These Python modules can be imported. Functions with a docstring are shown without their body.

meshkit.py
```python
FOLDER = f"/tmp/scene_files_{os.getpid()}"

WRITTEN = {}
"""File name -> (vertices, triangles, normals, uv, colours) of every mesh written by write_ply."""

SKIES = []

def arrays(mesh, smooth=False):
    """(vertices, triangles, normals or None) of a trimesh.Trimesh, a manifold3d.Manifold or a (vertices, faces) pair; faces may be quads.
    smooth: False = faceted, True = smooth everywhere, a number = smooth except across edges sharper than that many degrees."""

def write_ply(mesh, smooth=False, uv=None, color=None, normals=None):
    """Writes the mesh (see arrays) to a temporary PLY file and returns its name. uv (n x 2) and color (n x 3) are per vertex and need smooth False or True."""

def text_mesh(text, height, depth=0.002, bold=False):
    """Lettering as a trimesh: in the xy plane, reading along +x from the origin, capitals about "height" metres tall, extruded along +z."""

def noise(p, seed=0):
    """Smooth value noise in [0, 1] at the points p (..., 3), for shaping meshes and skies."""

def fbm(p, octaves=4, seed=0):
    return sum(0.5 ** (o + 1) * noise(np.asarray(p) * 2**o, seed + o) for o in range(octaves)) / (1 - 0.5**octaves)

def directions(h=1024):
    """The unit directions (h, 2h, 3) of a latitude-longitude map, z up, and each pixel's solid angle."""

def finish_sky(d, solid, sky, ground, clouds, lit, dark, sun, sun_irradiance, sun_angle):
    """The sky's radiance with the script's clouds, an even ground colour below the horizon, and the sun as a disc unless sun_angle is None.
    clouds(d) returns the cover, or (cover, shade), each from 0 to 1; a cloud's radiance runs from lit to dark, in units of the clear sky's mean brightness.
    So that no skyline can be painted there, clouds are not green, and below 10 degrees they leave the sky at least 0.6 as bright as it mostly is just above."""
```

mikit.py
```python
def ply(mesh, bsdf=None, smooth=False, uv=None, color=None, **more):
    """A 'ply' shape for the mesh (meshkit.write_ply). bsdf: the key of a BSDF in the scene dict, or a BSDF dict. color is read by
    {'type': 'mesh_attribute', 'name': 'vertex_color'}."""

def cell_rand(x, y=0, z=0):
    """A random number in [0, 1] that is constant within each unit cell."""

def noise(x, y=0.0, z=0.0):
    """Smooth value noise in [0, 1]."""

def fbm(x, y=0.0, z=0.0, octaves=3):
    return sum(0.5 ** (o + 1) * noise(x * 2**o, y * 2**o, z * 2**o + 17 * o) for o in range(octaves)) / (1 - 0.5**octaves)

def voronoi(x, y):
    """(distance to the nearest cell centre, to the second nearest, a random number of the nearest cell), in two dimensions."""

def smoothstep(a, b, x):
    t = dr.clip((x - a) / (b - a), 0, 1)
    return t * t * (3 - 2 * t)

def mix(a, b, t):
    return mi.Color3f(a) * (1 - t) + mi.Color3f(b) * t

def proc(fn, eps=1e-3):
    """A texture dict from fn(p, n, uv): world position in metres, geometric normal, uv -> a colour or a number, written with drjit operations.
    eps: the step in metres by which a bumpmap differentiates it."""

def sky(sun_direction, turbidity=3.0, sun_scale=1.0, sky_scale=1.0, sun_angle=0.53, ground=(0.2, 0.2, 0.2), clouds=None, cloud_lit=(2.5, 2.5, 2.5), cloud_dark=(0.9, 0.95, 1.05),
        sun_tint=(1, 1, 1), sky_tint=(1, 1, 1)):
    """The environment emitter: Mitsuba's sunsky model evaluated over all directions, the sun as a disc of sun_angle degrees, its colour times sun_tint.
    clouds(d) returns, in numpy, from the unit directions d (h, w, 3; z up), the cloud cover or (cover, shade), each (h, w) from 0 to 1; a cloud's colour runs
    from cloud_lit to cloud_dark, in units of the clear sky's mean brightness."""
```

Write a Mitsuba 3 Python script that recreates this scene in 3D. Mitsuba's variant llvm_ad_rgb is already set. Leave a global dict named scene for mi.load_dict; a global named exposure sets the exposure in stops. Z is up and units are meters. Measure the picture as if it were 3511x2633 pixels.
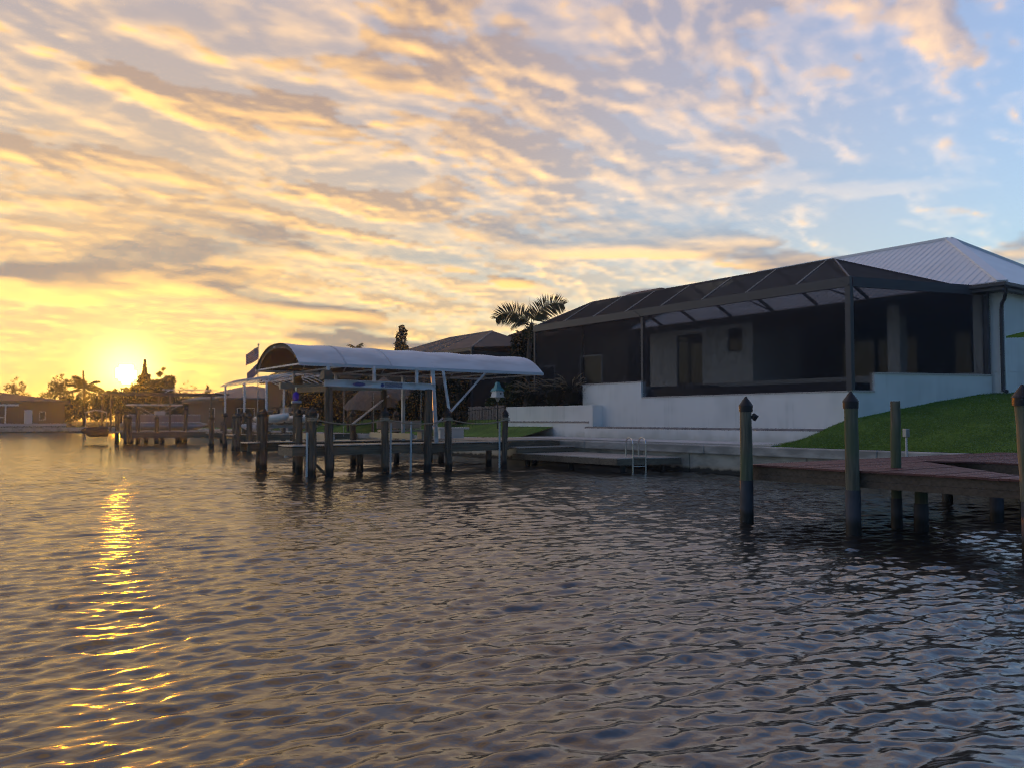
import math, random, numpy as np, trimesh, mitsuba as mi, mikit, meshkit
import manifold3d as m3d, shapely
from shapely.geometry import Polygon
T = mi.ScalarTransform4f
scene, labels = {'type': 'scene'}, {}

# ------------------------------------------------------------------ camera, sky, sun, exposure
F_PX, IMG_W, IMG_H, HORIZON, EYE = 2800.0, 3511, 2633, 1437.0, 1.8
PITCH = math.atan((HORIZON - IMG_H / 2) / F_PX)
scene['camera'] = {'type': 'perspective', 'fov': 2 * math.degrees(math.atan(IMG_W / 2 / F_PX)), 'fov_axis': 'x', 'near_clip': 0.1, 'far_clip': 6000.0,
                   'to_world': T().look_at(origin=[0, 0, EYE], target=[0, math.cos(PITCH), EYE + math.sin(PITCH)], up=[0, 0, 1])}
SUN_AZ, SUN_EL = math.atan((430 - IMG_W / 2) / F_PX), math.radians(2.85)
SUN = np.array([math.sin(SUN_AZ) * math.cos(SUN_EL), math.cos(SUN_AZ) * math.cos(SUN_EL), math.sin(SUN_EL)])


def clouds(d):
    """Streets of broken altocumulus that run towards azimuth 40 degrees, lit from below the sunward edge; open sky away from the sun."""
    el = np.maximum(d[..., 2], 0.0)
    k = 1.25 / (el + 0.11) ** 1.25
    x, y = d[..., 0] * k, d[..., 1] * k
    ca, sa = math.cos(math.radians(40)), math.sin(math.radians(40))
    s, t = x * sa + y * ca, x * ca - y * sa
    to_sun = np.array([math.sin(SUN_AZ), math.cos(SUN_AZ)])
    sun_s, sun_t = to_sun[0] * sa + to_sun[1] * ca, to_sun[0] * ca - to_sun[1] * sa
    sst = lambda a, b, v: (lambda q: q * q * (3 - 2 * q))(np.clip((v - a) / (b - a), 0, 1))

    def field(ds=0.0, dt=0.0):
        a, b = s + ds, t + dt
        P = lambda fs, ft, o: np.stack([a * fs + o, b * ft + 2.1 * o, 0 * a + o], -1)
        w = meshkit.fbm(P(0.8, 1.3, 3.3), 3, 5) - 0.5
        w2 = meshkit.fbm(P(0.8, 1.3, 9.1), 3, 8) - 0.5
        a, b = a + 0.7 * w, b + 0.45 * w2
        big = meshkit.fbm(P(0.75, 2.3, 21.1), 2, 11)
        mid = meshkit.fbm(P(2.7, 5.2, 4.2), 3, 21)
        cell = 1 - np.abs(2 * meshkit.fbm(P(5.5, 10.0, 6.1), 2, 61) - 1)
        fine = meshkit.fbm(P(12.0, 20.0, 7.7), 4, 31)
        return 0.33 * big + 0.40 * mid + 0.09 * (cell - 0.25) + 0.17 * fine

    cos_az = (d[..., 0] * to_sun[0] + d[..., 1] * to_sun[1]) / np.maximum(np.hypot(d[..., 0], d[..., 1]), 1e-6)
    azim = np.arctan2(d[..., 0], d[..., 1])
    sunward = sst(-0.35, 0.95, cos_az)
    dist = np.degrees(np.arccos(np.clip(d @ SUN, -1, 1)))
    glow, core = np.exp(-(dist / 15) ** 2), np.exp(-(dist / 1.8) ** 2)
    right = sst(0.24, 0.50, azim + 0.25 * (meshkit.fbm(np.stack([s, t * 1.6, 0 * s], -1), 2, 71) - 0.5)) * sst(0.12, 0.22, d[..., 2]) * sst(0.52, 0.40, d[..., 2])
    f = field()
    g = f - 0.05 * sst(0.46, 0.66, d[..., 2]) + 0.03 * sunward + 0.045 - 0.12 * right
    cover = sst(0.455, 0.60, g)
    slope = field(0.085 * sun_s, 0.085 * sun_t) - f
    shade = np.clip(0.30 + 0.62 * sst(0.47, 0.64, g) + 6.0 * slope, 0, 1)
    near = np.exp(-(dist / 6) ** 2)
    shade = shade * (1 - 0.18 * near) * (1 - 0.15 * glow) * (1 - 0.12 * sst(0.30, 0.02, d[..., 2]))
    veil = (1 - 0.5 * sst(0.40, 0.75, d[..., 2])) * (0.14 + 0.56 * sst(0.1, 1.0, cos_az) + 0.24 * np.exp(-(dist / 22) ** 2))
    veil_shade = 1.0 * (1 - 0.18 * glow - 0.15 * near)
    out_cover = np.maximum((0.66 + 0.27 * sst(0.78, 0.99, cos_az)) * cover, veil * sunward)
    out_shade = veil_shade * (1 - cover) + shade * cover
    # long grey banks low over the horizon, bright along their undersides
    elev = np.arcsin(np.clip(d[..., 2], -1, 1))

    def bank(up):
        e = elev + up
        return meshkit.fbm(np.stack([azim * 5.0 + 3, e * 27 + 1.6 * azim, 0 * s], -1), 6, 63)

    b0 = bank(0.0)
    low = sst(0.495, 0.60, b0) * sst(0.030, 0.055, elev) * sst(0.34, 0.16, elev) * sunward
    b_shade = np.clip(1.02 + 5.5 * (bank(-0.011) - b0), 0.1, 1.20) - 0.15 * near
    out_shade = out_shade * (1 - low) + b_shade * low
    out_cover = np.maximum(out_cover, 0.95 * low)
    # away from the sun an unlit, dim blue cloud deck closes the sky
    east = sst(62, 108, dist)
    deck = 0.80 + 0.08 * (meshkit.fbm(np.stack([s * 0.8, t * 1.3, 0 * s], -1), 3, 55) - 0.5)
    out_cover, out_shade = np.minimum(out_cover, 0.985) * (1 - 0.55 * core), 0.725 * out_shade
    return out_cover * (1 - east) + np.maximum(out_cover, deck) * east, out_shade * (1 - east) + 1.0 * east


scene['sky'] = mikit.sky(SUN, turbidity=3.0, sun_scale=0.28, sun_angle=1.0, sun_tint=(1.0, 0.85, 0.2), sky_tint=(0.62, 1.02, 1.85), clouds=clouds,
                         cloud_lit=(3.1, 1.74, 0.50), cloud_dark=(0.04, 0.145, 0.41))
exposure = 4.2

# ------------------------------------------------------------------ frame and helpers
# Local frame: a runs along the canal away from the camera, b across it towards the land, z up; the camera stands over a = b = 0.
PHI = math.radians(-35)
AX, BX = np.array([math.sin(PHI), math.cos(PHI)]), np.array([math.cos(PHI), -math.sin(PHI)])
rng = np.random.default_rng(7)


def world(v):
    v = np.asarray(v, float)
    return np.concatenate([v[..., :1] * AX + v[..., 1:2] * BX, v[..., 2:3]], -1)


class MB:
    """Collects pieces, in local coordinates (a, b, z), that become one mesh."""

    def __init__(self):
        self.v, self.f, self.n = [], [], 0

    def add(self, v, f):
        v, f = np.asarray(v, float), np.asarray(f, int)
        if f.shape[1] == 4:
            f = np.vstack([f[:, [0, 1, 2]], f[:, [0, 2, 3]]])
        self.v.append(v)
        self.f.append(f + self.n)
        self.n += len(v)
        return self

    def mesh(self, m):
        return self.add(m.vertices, m.faces)

    def box(self, a0, a1, b0, b1, z0, z1, ch=0.0):
        if ch:
            pts = []
            for x, X in ((a0, 1), (a1, -1)):
                for y, Y in ((b0, 1), (b1, -1)):
                    for z, Z in ((z0, 1), (z1, -1)):
                        pts += [(x + X * ch, y + Y * ch, z), (x + X * ch, y, z + Z * ch), (x, y + Y * ch, z + Z * ch)]
            return self.mesh(trimesh.convex.convex_hull(np.array(pts)))
        m = trimesh.creation.box(bounds=[[min(a0, a1), min(b0, b1), min(z0, z1)], [max(a0, a1), max(b0, b1), max(z0, z1)]])
        return self.mesh(m)

    def bar(self, p, q, w, h=None, up=(0, 0, 1)):
        """A rectangular bar from p to q, w wide and h high."""
        p, q, up = np.array(p, float), np.array(q, float), np.array(up, float)
        h = w if h is None else h
        t = (q - p) / np.linalg.norm(q - p)
        s = np.cross(t, up)
        if np.linalg.norm(s) < 1e-3:
            s = np.cross(t, [1.0, 0, 0])
        s /= np.linalg.norm(s)
        u = np.cross(s, t)
        c = [(-1, -1), (1, -1), (1, 1), (-1, 1)]
        v = [e + s * i * w / 2 + u * j * h / 2 for e in (p, q) for i, j in c]
        return self.add(v, [[0, 1, 2, 3], [7, 6, 5, 4], [0, 4, 5, 1], [1, 5, 6, 2], [2, 6, 7, 3], [3, 7, 4, 0]])

    def tube(self, pts, r, n=8, cap=True):
        pts = np.array(pts, float)
        r = np.broadcast_to(r, (len(pts),))
        t = np.gradient(pts, axis=0)
        t /= np.linalg.norm(t, axis=1, keepdims=True) + 1e-12
        ref = np.array([1.0, 0.3, 0.1]) if abs(t[0][2]) > 0.8 else np.array([0, 0, 1.0])
        s = np.cross(t, ref)
        s /= np.linalg.norm(s, axis=1, keepdims=True) + 1e-12
        u = np.cross(s, t)
        ang = np.arange(n) * 2 * np.pi / n
        v = pts[:, None] + r[:, None, None] * (np.cos(ang)[None, :, None] * s[:, None] + np.sin(ang)[None, :, None] * u[:, None])
        m = len(pts)
        i, j = np.meshgrid(np.arange(m - 1), np.arange(n), indexing='ij')
        q = np.stack([i * n + j, (i + 1) * n + j, (i + 1) * n + (j + 1) % n, i * n + (j + 1) % n], -1).reshape(-1, 4)
        v = v.reshape(-1, 3)
        f = np.vstack([q[:, [0, 1, 2]], q[:, [0, 2, 3]]])
        if cap:
            v = np.vstack([v, pts[:1], pts[-1:]])
            k = np.arange(n)
            f = np.vstack([f, np.stack([(k + 1) % n + 0, k * 0 + m * n, k], 1), np.stack([(m - 1) * n + k, k * 0 + m * n + 1, (m - 1) * n + (k + 1) % n], 1)])
        return self.add(v, f)

    def poly(self, ring):
        """A flat polygon given by its corners, as a fan."""
        k = len(ring)
        return self.add(ring, [[0, i, i + 1] for i in range(1, k - 1)])

    def slab(self, shape, z0, z1):
        """A shapely polygon in (a, b) raised from z0 to z1."""
        for g in getattr(shape, 'geoms', [shape]):
            m = trimesh.creation.extrude_polygon(g, z1 - z0, engine='earcut')
            m.apply_translation([0, 0, z0])
            self.mesh(m)
        return self

    def plate(self, ring, t):
        """A flat polygon given by its corners, t thick (downwards along its normal)."""
        ring = np.array(ring, float)
        nrm = np.cross(ring[1] - ring[0], ring[2] - ring[0])
        nrm /= np.linalg.norm(nrm)
        low, k = ring - nrm * t, len(ring)
        v = np.vstack([ring, low])
        f = [[0, i, i + 1] for i in range(1, k - 1)] + [[k, k + i + 1, k + i] for i in range(1, k - 1)]
        for i in range(k):
            j = (i + 1) % k
            f += [[i, k + i, k + j], [i, k + j, j]]
        return self.add(v, f)


used = set()


def unique(key):
    if key not in used:
        used.add(key)
        return key
    i = 1
    while f'{key}_{i:03d}' in used:
        i += 1
    used.add(f'{key}_{i:03d}')
    return f'{key}_{i:03d}'


def tag(key, label=None, cat=None, group=None, kind=None):
    d = {k: x for k, x in (('label', label), ('category', cat), ('group', group), ('kind', kind)) if x}
    if d:
        labels[key] = d
    return key


def thing(name, label, cat, group=None):
    return tag(unique(name), label, cat, group)


def put(name, mb, mat, parent=None, smooth=False, label=None, cat=None, group=None, kind=None, **more):
    """One entry of the scene from an MB in local coordinates."""
    key = unique(f'{parent}__{name}' if parent else name)
    v, f = np.vstack(mb.v), np.vstack(mb.f)
    scene[key] = mikit.ply((world(v), f[:, ::-1]), mat, smooth=smooth, **more)
    return tag(key, label, cat, group, kind)


# ------------------------------------------------------------------ materials
def mat(name, d, two=True):
    scene[name] = {'type': 'twosided', 'inner': d} if two else d
    return name


def prin(color, rough=0.6, metallic=0.0, spec=0.4, **k):
    return {'type': 'principled', 'base_color': color if isinstance(color, dict) else {'type': 'rgb', 'value': list(color)}, 'roughness': rough, 'metallic': metallic, 'specular': spec, **k}


def tex(fn):
    return mikit.proc(fn)


import drjit as dr
sm, nz, fb, mx = mikit.smoothstep, mikit.noise, mikit.fbm, mikit.mix


def bumped(d, fn, scale=1.0, eps=2e-3):
    return {'type': 'bumpmap', 'arbitrary': mikit.proc(fn, eps), 'scale': scale, 'bsdf': d}


def stucco_c(p, n, uv):
    big = fb(p.x * 0.7, p.y * 0.7, p.z * 0.9, 3)
    streak = fb(p.x * 3.0, p.y * 3.0, p.z * 0.35, 2)
    c = mx((0.80, 0.80, 0.79), (0.68, 0.69, 0.68), sm(0.42, 0.75, 0.6 * big + 0.4 * streak))
    run = fb(p.x * 9.0, p.y * 9.0, p.z * 0.5, 2)
    c = mx(c, (0.42, 0.43, 0.38), 0.6 * sm(1.35, 0.95, p.z + 0.5 * (fb(p.x * 2.2, p.y * 2.2, p.z, 3) - 0.5)))
    return mx(c, (0.56, 0.57, 0.54), 0.35 * sm(0.58, 0.80, run) * sm(0.35, 0.6, big))


mat('mat_stucco', bumped(prin(tex(stucco_c), 0.75), lambda p, n, uv: 0.004 * fb(p.x * 14, p.y * 14, p.z * 14, 2)))
mat('mat_house_wall', prin(tex(stucco_c), 0.7))


def concrete_c(p, n, uv):
    f = fb(p.x * 1.3, p.y * 1.3, p.z * 2.2, 4)
    s = fb(p.x * 5, p.y * 5, p.z * 0.6, 2)
    c = mx((0.42, 0.41, 0.38), (0.24, 0.24, 0.22), sm(0.35, 0.7, f))
    return mx(c, (0.13, 0.14, 0.11), sm(0.55, 0.8, s) * sm(0.95, 0.2, p.z) * 0.7)


mat('mat_concrete', prin(tex(concrete_c), 0.85))


def seawall_c(p, n, uv):
    f = fb(p.x * 1.6, p.y * 1.6, p.z * 2.5, 4)
    s = fb(p.x * 6, p.y * 6, p.z * 0.8, 2)
    c = mx((0.44, 0.42, 0.36), (0.27, 0.26, 0.22), sm(0.35, 0.7, f))
    c = mx(c, (0.34, 0.27, 0.17), sm(0.34, 0.18, p.z + 0.10 * s) * 0.7)
    return mx(c, (0.035, 0.035, 0.028), sm(0.20, 0.10, p.z + 0.12 * (s - 0.5)))


mat('mat_seawall', prin(tex(seawall_c), 0.85))
mat('mat_patio', prin(tex(lambda p, n, uv: mx((0.52, 0.50, 0.47), (0.40, 0.39, 0.37), fb(p.x * 1.1, p.y * 1.1, 0, 4))), 0.8))


def wood(light, dark, fx=26.0):
    def fn(p, n, uv):
        u, w = p.x * BX[0] + p.y * BX[1], p.x * AX[0] + p.y * AX[1]
        g = fb(u * 1.5, w * fx, p.z * fx, 3)
        k = fb(u * 0.7 + 5, w * 2.1, p.z * 0.9, 3)
        return mx(light, dark, dr.clip(0.55 * sm(0.3, 0.75, g) + 0.6 * sm(0.35, 0.75, k), 0, 1))
    return tex(fn)


mat('mat_deck_grey', prin(wood((0.46, 0.41, 0.36), (0.30, 0.26, 0.22)), 0.38, spec=0.5))
mat('mat_fascia_dark', prin(wood((0.115, 0.085, 0.06), (0.055, 0.042, 0.03)), 0.75))
mat('mat_fascia', prin(wood((0.20, 0.155, 0.105), (0.10, 0.075, 0.05)), 0.75))
for i, c in enumerate(((0.115, 0.040, 0.037), (0.098, 0.034, 0.032), (0.135, 0.048, 0.043))):
    mat(f'mat_deck_red_{i}', prin(wood(c, tuple(0.72 * x for x in c)), 0.55))


def pile_c(p, n, uv):
    g = fb(p.x * 22, p.y * 22, p.z * 1.3, 3)
    k = fb(p.x * 1.7 + 3, p.y * 1.7, p.z * 1.1, 3)
    c = mx((0.19, 0.175, 0.125), (0.085, 0.085, 0.06), sm(0.3, 0.75, g))
    c = mx(c, (0.085, 0.12, 0.062), sm(0.42, 0.62, k) * 0.75)
    return mx(c, (0.02, 0.018, 0.016), sm(0.34, 0.16, p.z + 0.16 * (k - 0.5)))


mat('mat_piling', bumped(prin(tex(pile_c), 0.85), lambda p, n, uv: 0.012 * fb(p.x * 20, p.y * 20, p.z * 1.6, 3)))


def pile_brown(p, n, uv):
    g = fb(p.x * 22, p.y * 22, p.z * 1.3, 3)
    k = fb(p.x * 1.7 + 3, p.y * 1.7, p.z * 1.1, 3)
    c = mx((0.155, 0.120, 0.085), (0.070, 0.054, 0.040), sm(0.3, 0.75, g))
    return mx(c, (0.02, 0.017, 0.014), sm(0.34, 0.16, p.z + 0.16 * (k - 0.5)))


mat('mat_piling_brown', bumped(prin(tex(pile_brown), 0.85), lambda p, n, uv: 0.012 * fb(p.x * 20, p.y * 20, p.z * 1.6, 3)))


def sleeve_c(p, n, uv):
    k = fb(p.x * 3, p.y * 3, p.z * 2.5, 3)
    c = mx((0.062, 0.066, 0.082), (0.04, 0.043, 0.052), sm(0.3, 0.7, k))
    return mx(c, (0.014, 0.014, 0.012), sm(0.30, 0.12, p.z + 0.2 * (k - 0.5)))


mat('mat_sleeve', prin(tex(sleeve_c), 0.6))
mat('mat_black', prin((0.018, 0.018, 0.02), 0.5))
mat('mat_dark_metal', prin((0.035, 0.036, 0.042), 0.45))
mat('mat_bronze', prin((0.05, 0.052, 0.06), 0.42))
mat('mat_white_metal', prin(tex(lambda p, n, uv: mx((0.66, 0.67, 0.68), (0.50, 0.50, 0.49), sm(0.45, 0.7, fb(p.x * 4, p.y * 4, p.z * 4, 2)))), 0.42))
mat('mat_galvanised', prin((0.34, 0.35, 0.36), 0.35, 0.6))
mat('mat_chrome', prin((0.72, 0.73, 0.74), 0.18, 1.0))
mat('mat_rope', prin((0.34, 0.28, 0.20), 0.9))
mat('mat_pvc', prin((0.55, 0.56, 0.56), 0.4))
mat('mat_metal_roof', prin(tex(lambda p, n, uv: mx((0.74, 0.76, 0.79), (0.64, 0.66, 0.69), fb(p.x * 0.6, p.y * 0.6, p.z * 0.9, 3))), 0.42))


def tile_c(p, n, uv):
    c = mikit.cell_rand(p.x * 3.1, p.y * 3.1, p.z * 5.0)
    return mx((0.17, 0.085, 0.06), (0.085, 0.055, 0.045), 0.6 * c + 0.4 * fb(p.x * 0.8, p.y * 0.8, p.z, 3))


mat('mat_tile_roof', bumped(prin(tex(tile_c), 0.75), lambda p, n, uv: 0.05 * dr.abs(dr.sin((p.x * AX[0] + p.y * AX[1]) * 12.0)) * 0.6 + 0.06 * ((p.z * 5.5) - dr.floor(p.z * 5.5)) * 0.4))
mat('mat_brown_roof', prin(tex(lambda p, n, uv: mx((0.15, 0.105, 0.085), (0.10, 0.075, 0.065), fb(p.x * 1.4, p.y * 1.4, p.z * 4, 3))), 0.85))
mat('mat_thatch', prin(tex(lambda p, n, uv: mx((0.19, 0.15, 0.125), (0.09, 0.075, 0.065), fb(p.x * 9, p.y * 9, p.z * 1.6, 3))), 0.95))
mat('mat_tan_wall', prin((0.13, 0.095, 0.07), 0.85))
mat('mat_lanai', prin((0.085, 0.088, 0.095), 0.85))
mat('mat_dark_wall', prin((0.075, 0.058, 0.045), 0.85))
mat('mat_canopy', prin(tex(lambda p, n, uv: mx((0.60, 0.62, 0.65), (0.47, 0.49, 0.52), sm(0.35, 0.75, fb(p.x * 0.9, p.y * 0.9, p.z * 3.0, 4)))), 0.6))
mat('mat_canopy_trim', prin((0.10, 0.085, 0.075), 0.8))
mat('mat_pool_tile', bumped(prin((0.022, 0.026, 0.052), 0.2), lambda p, n, uv: 0.002 * nz(p.x * 20, p.y * 20, p.z * 20)))
mat('mat_coping', prin((0.50, 0.47, 0.44), 0.7))
mat('mat_stripe', prin(tex(lambda p, n, uv: mx((0.30, 0.27, 0.28), (0.16, 0.15, 0.17), mikit.cell_rand((p.x * AX[0] + p.y * AX[1]) * 7, p.z * 12, 0))), 0.4))
mat('mat_glass_dark', prin((0.012, 0.013, 0.015), 0.08, 0.0, 0.6))
mat('mat_teal', prin((0.05, 0.27, 0.31), 0.5))
mat('mat_white_paint', prin((0.68, 0.68, 0.67), 0.5))
mat('mat_fence', prin(tex(lambda p, n, uv: mx((0.42, 0.34, 0.29), (0.28, 0.22, 0.19), fb(p.x * 6, p.y * 6, p.z * 1.2, 2))), 0.8))
mat('mat_bark', prin(tex(lambda p, n, uv: mx((0.11, 0.085, 0.06), (0.05, 0.04, 0.03), fb(p.x * 8, p.y * 8, p.z * 3, 3))), 0.9))


def leaf(name, c, t=0.35):
    if t < 0.12:
        scene[name] = {'type': 'twosided', 'bsdf': {'type': 'diffuse', 'reflectance': {'type': 'rgb', 'value': list(c)}}}
        return name
    scene[name] = {'type': 'principledthin', 'base_color': {'type': 'rgb', 'value': list(c)}, 'roughness': 0.6, 'diff_trans': t * 2, 'spec_trans': 0.0}
    return name


leaf('mat_leaf_dark', (0.020, 0.026, 0.012), 0.10)
leaf('mat_leaf', (0.045, 0.065, 0.020), 0.15)
leaf('mat_leaf_olive', (0.085, 0.085, 0.028))
leaf('mat_palm', (0.032, 0.040, 0.016), 0.06)
leaf('mat_plume', (0.36, 0.29, 0.20), 0.45)
leaf('mat_grass_blade', (0.120, 0.205, 0.035))
leaf('mat_fountain', (0.045, 0.045, 0.026), 0.1)


def lawn_c(p, n, uv):
    f = fb(p.x * 0.9, p.y * 0.9, 0, 3)
    g = fb(p.x * 14, p.y * 14, 0, 3)
    return mx((0.110, 0.190, 0.032), (0.050, 0.105, 0.022), dr.clip(0.55 * sm(0.3, 0.7, f) + 0.6 * sm(0.3, 0.7, g), 0, 1))


mat('mat_lawn', prin(tex(lawn_c), 0.9, spec=0.2))
mat('mat_ground', prin(tex(lambda p, n, uv: mx((0.075, 0.085, 0.035), (0.05, 0.055, 0.028), fb(p.x * 0.4, p.y * 0.4, 0, 3))), 0.95, spec=0.1))
mat('mat_seabed', prin((0.02, 0.02, 0.015), 0.9))


def screen(name, w, c=(0.028, 0.028, 0.03)):
    """Insect screen: woven black fibre that covers the share w of the opening."""
    scene[name] = {'type': 'blendbsdf', 'weight': w, 'a': {'type': 'null'}, 'b': {'type': 'twosided', 'bsdf': {'type': 'diffuse', 'reflectance': {'type': 'rgb', 'value': list(c)}}}}
    return name


screen('mat_screen_wall', 0.52)
screen('mat_screen_roof', 0.93, (0.050, 0.047, 0.045))
screen('mat_screen_rear', 0.60)

# ------------------------------------------------------------------ water
scene['mat_water'] = bumped({'type': 'roughplastic', 'distribution': 'ggx', 'alpha': 0.018, 'int_ior': 1.9, 'nonlinear': False,
                             'diffuse_reflectance': {'type': 'rgb', 'value': [0.020, 0.019, 0.016]}},
                            lambda p, n, uv: 0.0045 * fb(p.x * 9.0 + 3.0 * p.y, p.y * 15.0 - 4.0 * p.x, 0, 3), 1.0, 4e-3)
r = [1.2]
while r[-1] < 150:
    r.append(r[-1] * 1.0034)
r = np.array(r + [220, 300, 400, 520.0])
fine = np.arange(-0.72, 0.72, 0.0037)
th = np.concatenate([fine, np.linspace(0.72, 2 * np.pi - 0.72, 50)[:-1]])
R, TH = np.meshgrid(r, th, indexing='ij')
wx, wy = R * np.sin(TH), R * np.cos(TH)
wz = np.zeros_like(wx)
wr = np.random.default_rng(42)
grow = 0.55 + 0.9 * meshkit.fbm(np.stack([wx * 0.13, wy * 0.13, 0 * wx], -1), 3, 3)
NW = 96
lam = np.exp(np.linspace(math.log(0.10), math.log(1.9), NW)) * np.exp(wr.normal(0, 0.05, NW))
for L_ in lam:
    az_ = math.radians(-24) + wr.normal(0, 0.27 if L_ > 0.33 else 0.42)
    k_ = 2 * math.pi / L_
    slope = 0.044 * math.exp(-0.5 * ((math.log(L_) - math.log(0.23)) / 0.66) ** 2)
    ph = k_ * (wx * math.sin(az_) + wy * math.cos(az_)) + wr.uniform(0, 2 * math.pi)
    fade = np.clip((L_ * 130 - R) / (L_ * 60), 0, 1)
    wz += slope / k_ * (np.sin(ph) + 0.22 * np.sin(2 * ph + math.pi / 2)) * fade
wz *= grow * np.clip((400 - R) / 200, 0, 1)
nr, nt = R.shape
i, j = np.meshgrid(np.arange(nr - 1), np.arange(nt), indexing='ij')
q = np.stack([i * nt + j, i * nt + (j + 1) % nt, (i + 1) * nt + (j + 1) % nt, (i + 1) * nt + j], -1).reshape(-1, 4)
f_ = np.vstack([q[:, [0, 1, 2]], q[:, [0, 2, 3]]])
v_ = np.vstack([np.stack([wx, wy, wz], -1).reshape(-1, 3), [[0, 0, 0]]])
f_ = np.vstack([f_, np.stack([np.arange(nt), np.full(nt, nr * nt), (np.arange(nt) + 1) % nt], 1)])
scene['water'] = mikit.ply((v_, f_), 'mat_water', smooth=True)
labels['water'] = {'label': 'rippled dark canal water reflecting the sunset sky', 'kind': 'structure'}
used.add('water')

# ------------------------------------------------------------------ ground: one sheet with the canal cut out of it
CANAL = Polygon([(-340, -340), (128.5, -340), (128.5, 21.5), (-340, 21.5)])
LAND = Polygon([(-340, -340), (420, -340), (420, 420), (-340, 420)]).difference(CANAL)
g = MB().slab(LAND, -2.4, 0.86)
put('ground', g, 'mat_ground', label='flat grassy ground along both canal banks', kind='structure')
put('canal_bed', MB().box(-340, 128.5, -340, 21.5, -2.6, -2.4), 'mat_seabed', label='muddy bed under the canal water', kind='structure')

# ------------------------------------------------------------------ seawall, patio, white walls
def seawall(name, label, a0, a1, b, seg=2.35):
    t = thing(name, label, 'seawall')
    n = max(1, round(abs(a1 - a0) / seg))
    e = np.linspace(a0, a1, n + 1)
    for k in range(n):
        lo, hi = sorted((e[k], e[k + 1]))
        put('panel', MB().box(lo + 0.012, hi - 0.012, b, b + 0.16, -2.0, 0.66, 0.02), 'mat_seawall', t)
    cap = np.linspace(a0, a1, max(1, round(abs(a1 - a0) / 6)) + 1)
    for k in range(len(cap) - 1):
        lo, hi = sorted((cap[k], cap[k + 1]))
        put('cap', MB().box(lo + 0.006, hi - 0.006, b - 0.14, b + 0.36, 0.645, 0.93, 0.025), 'mat_concrete', t)
    return t


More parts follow.
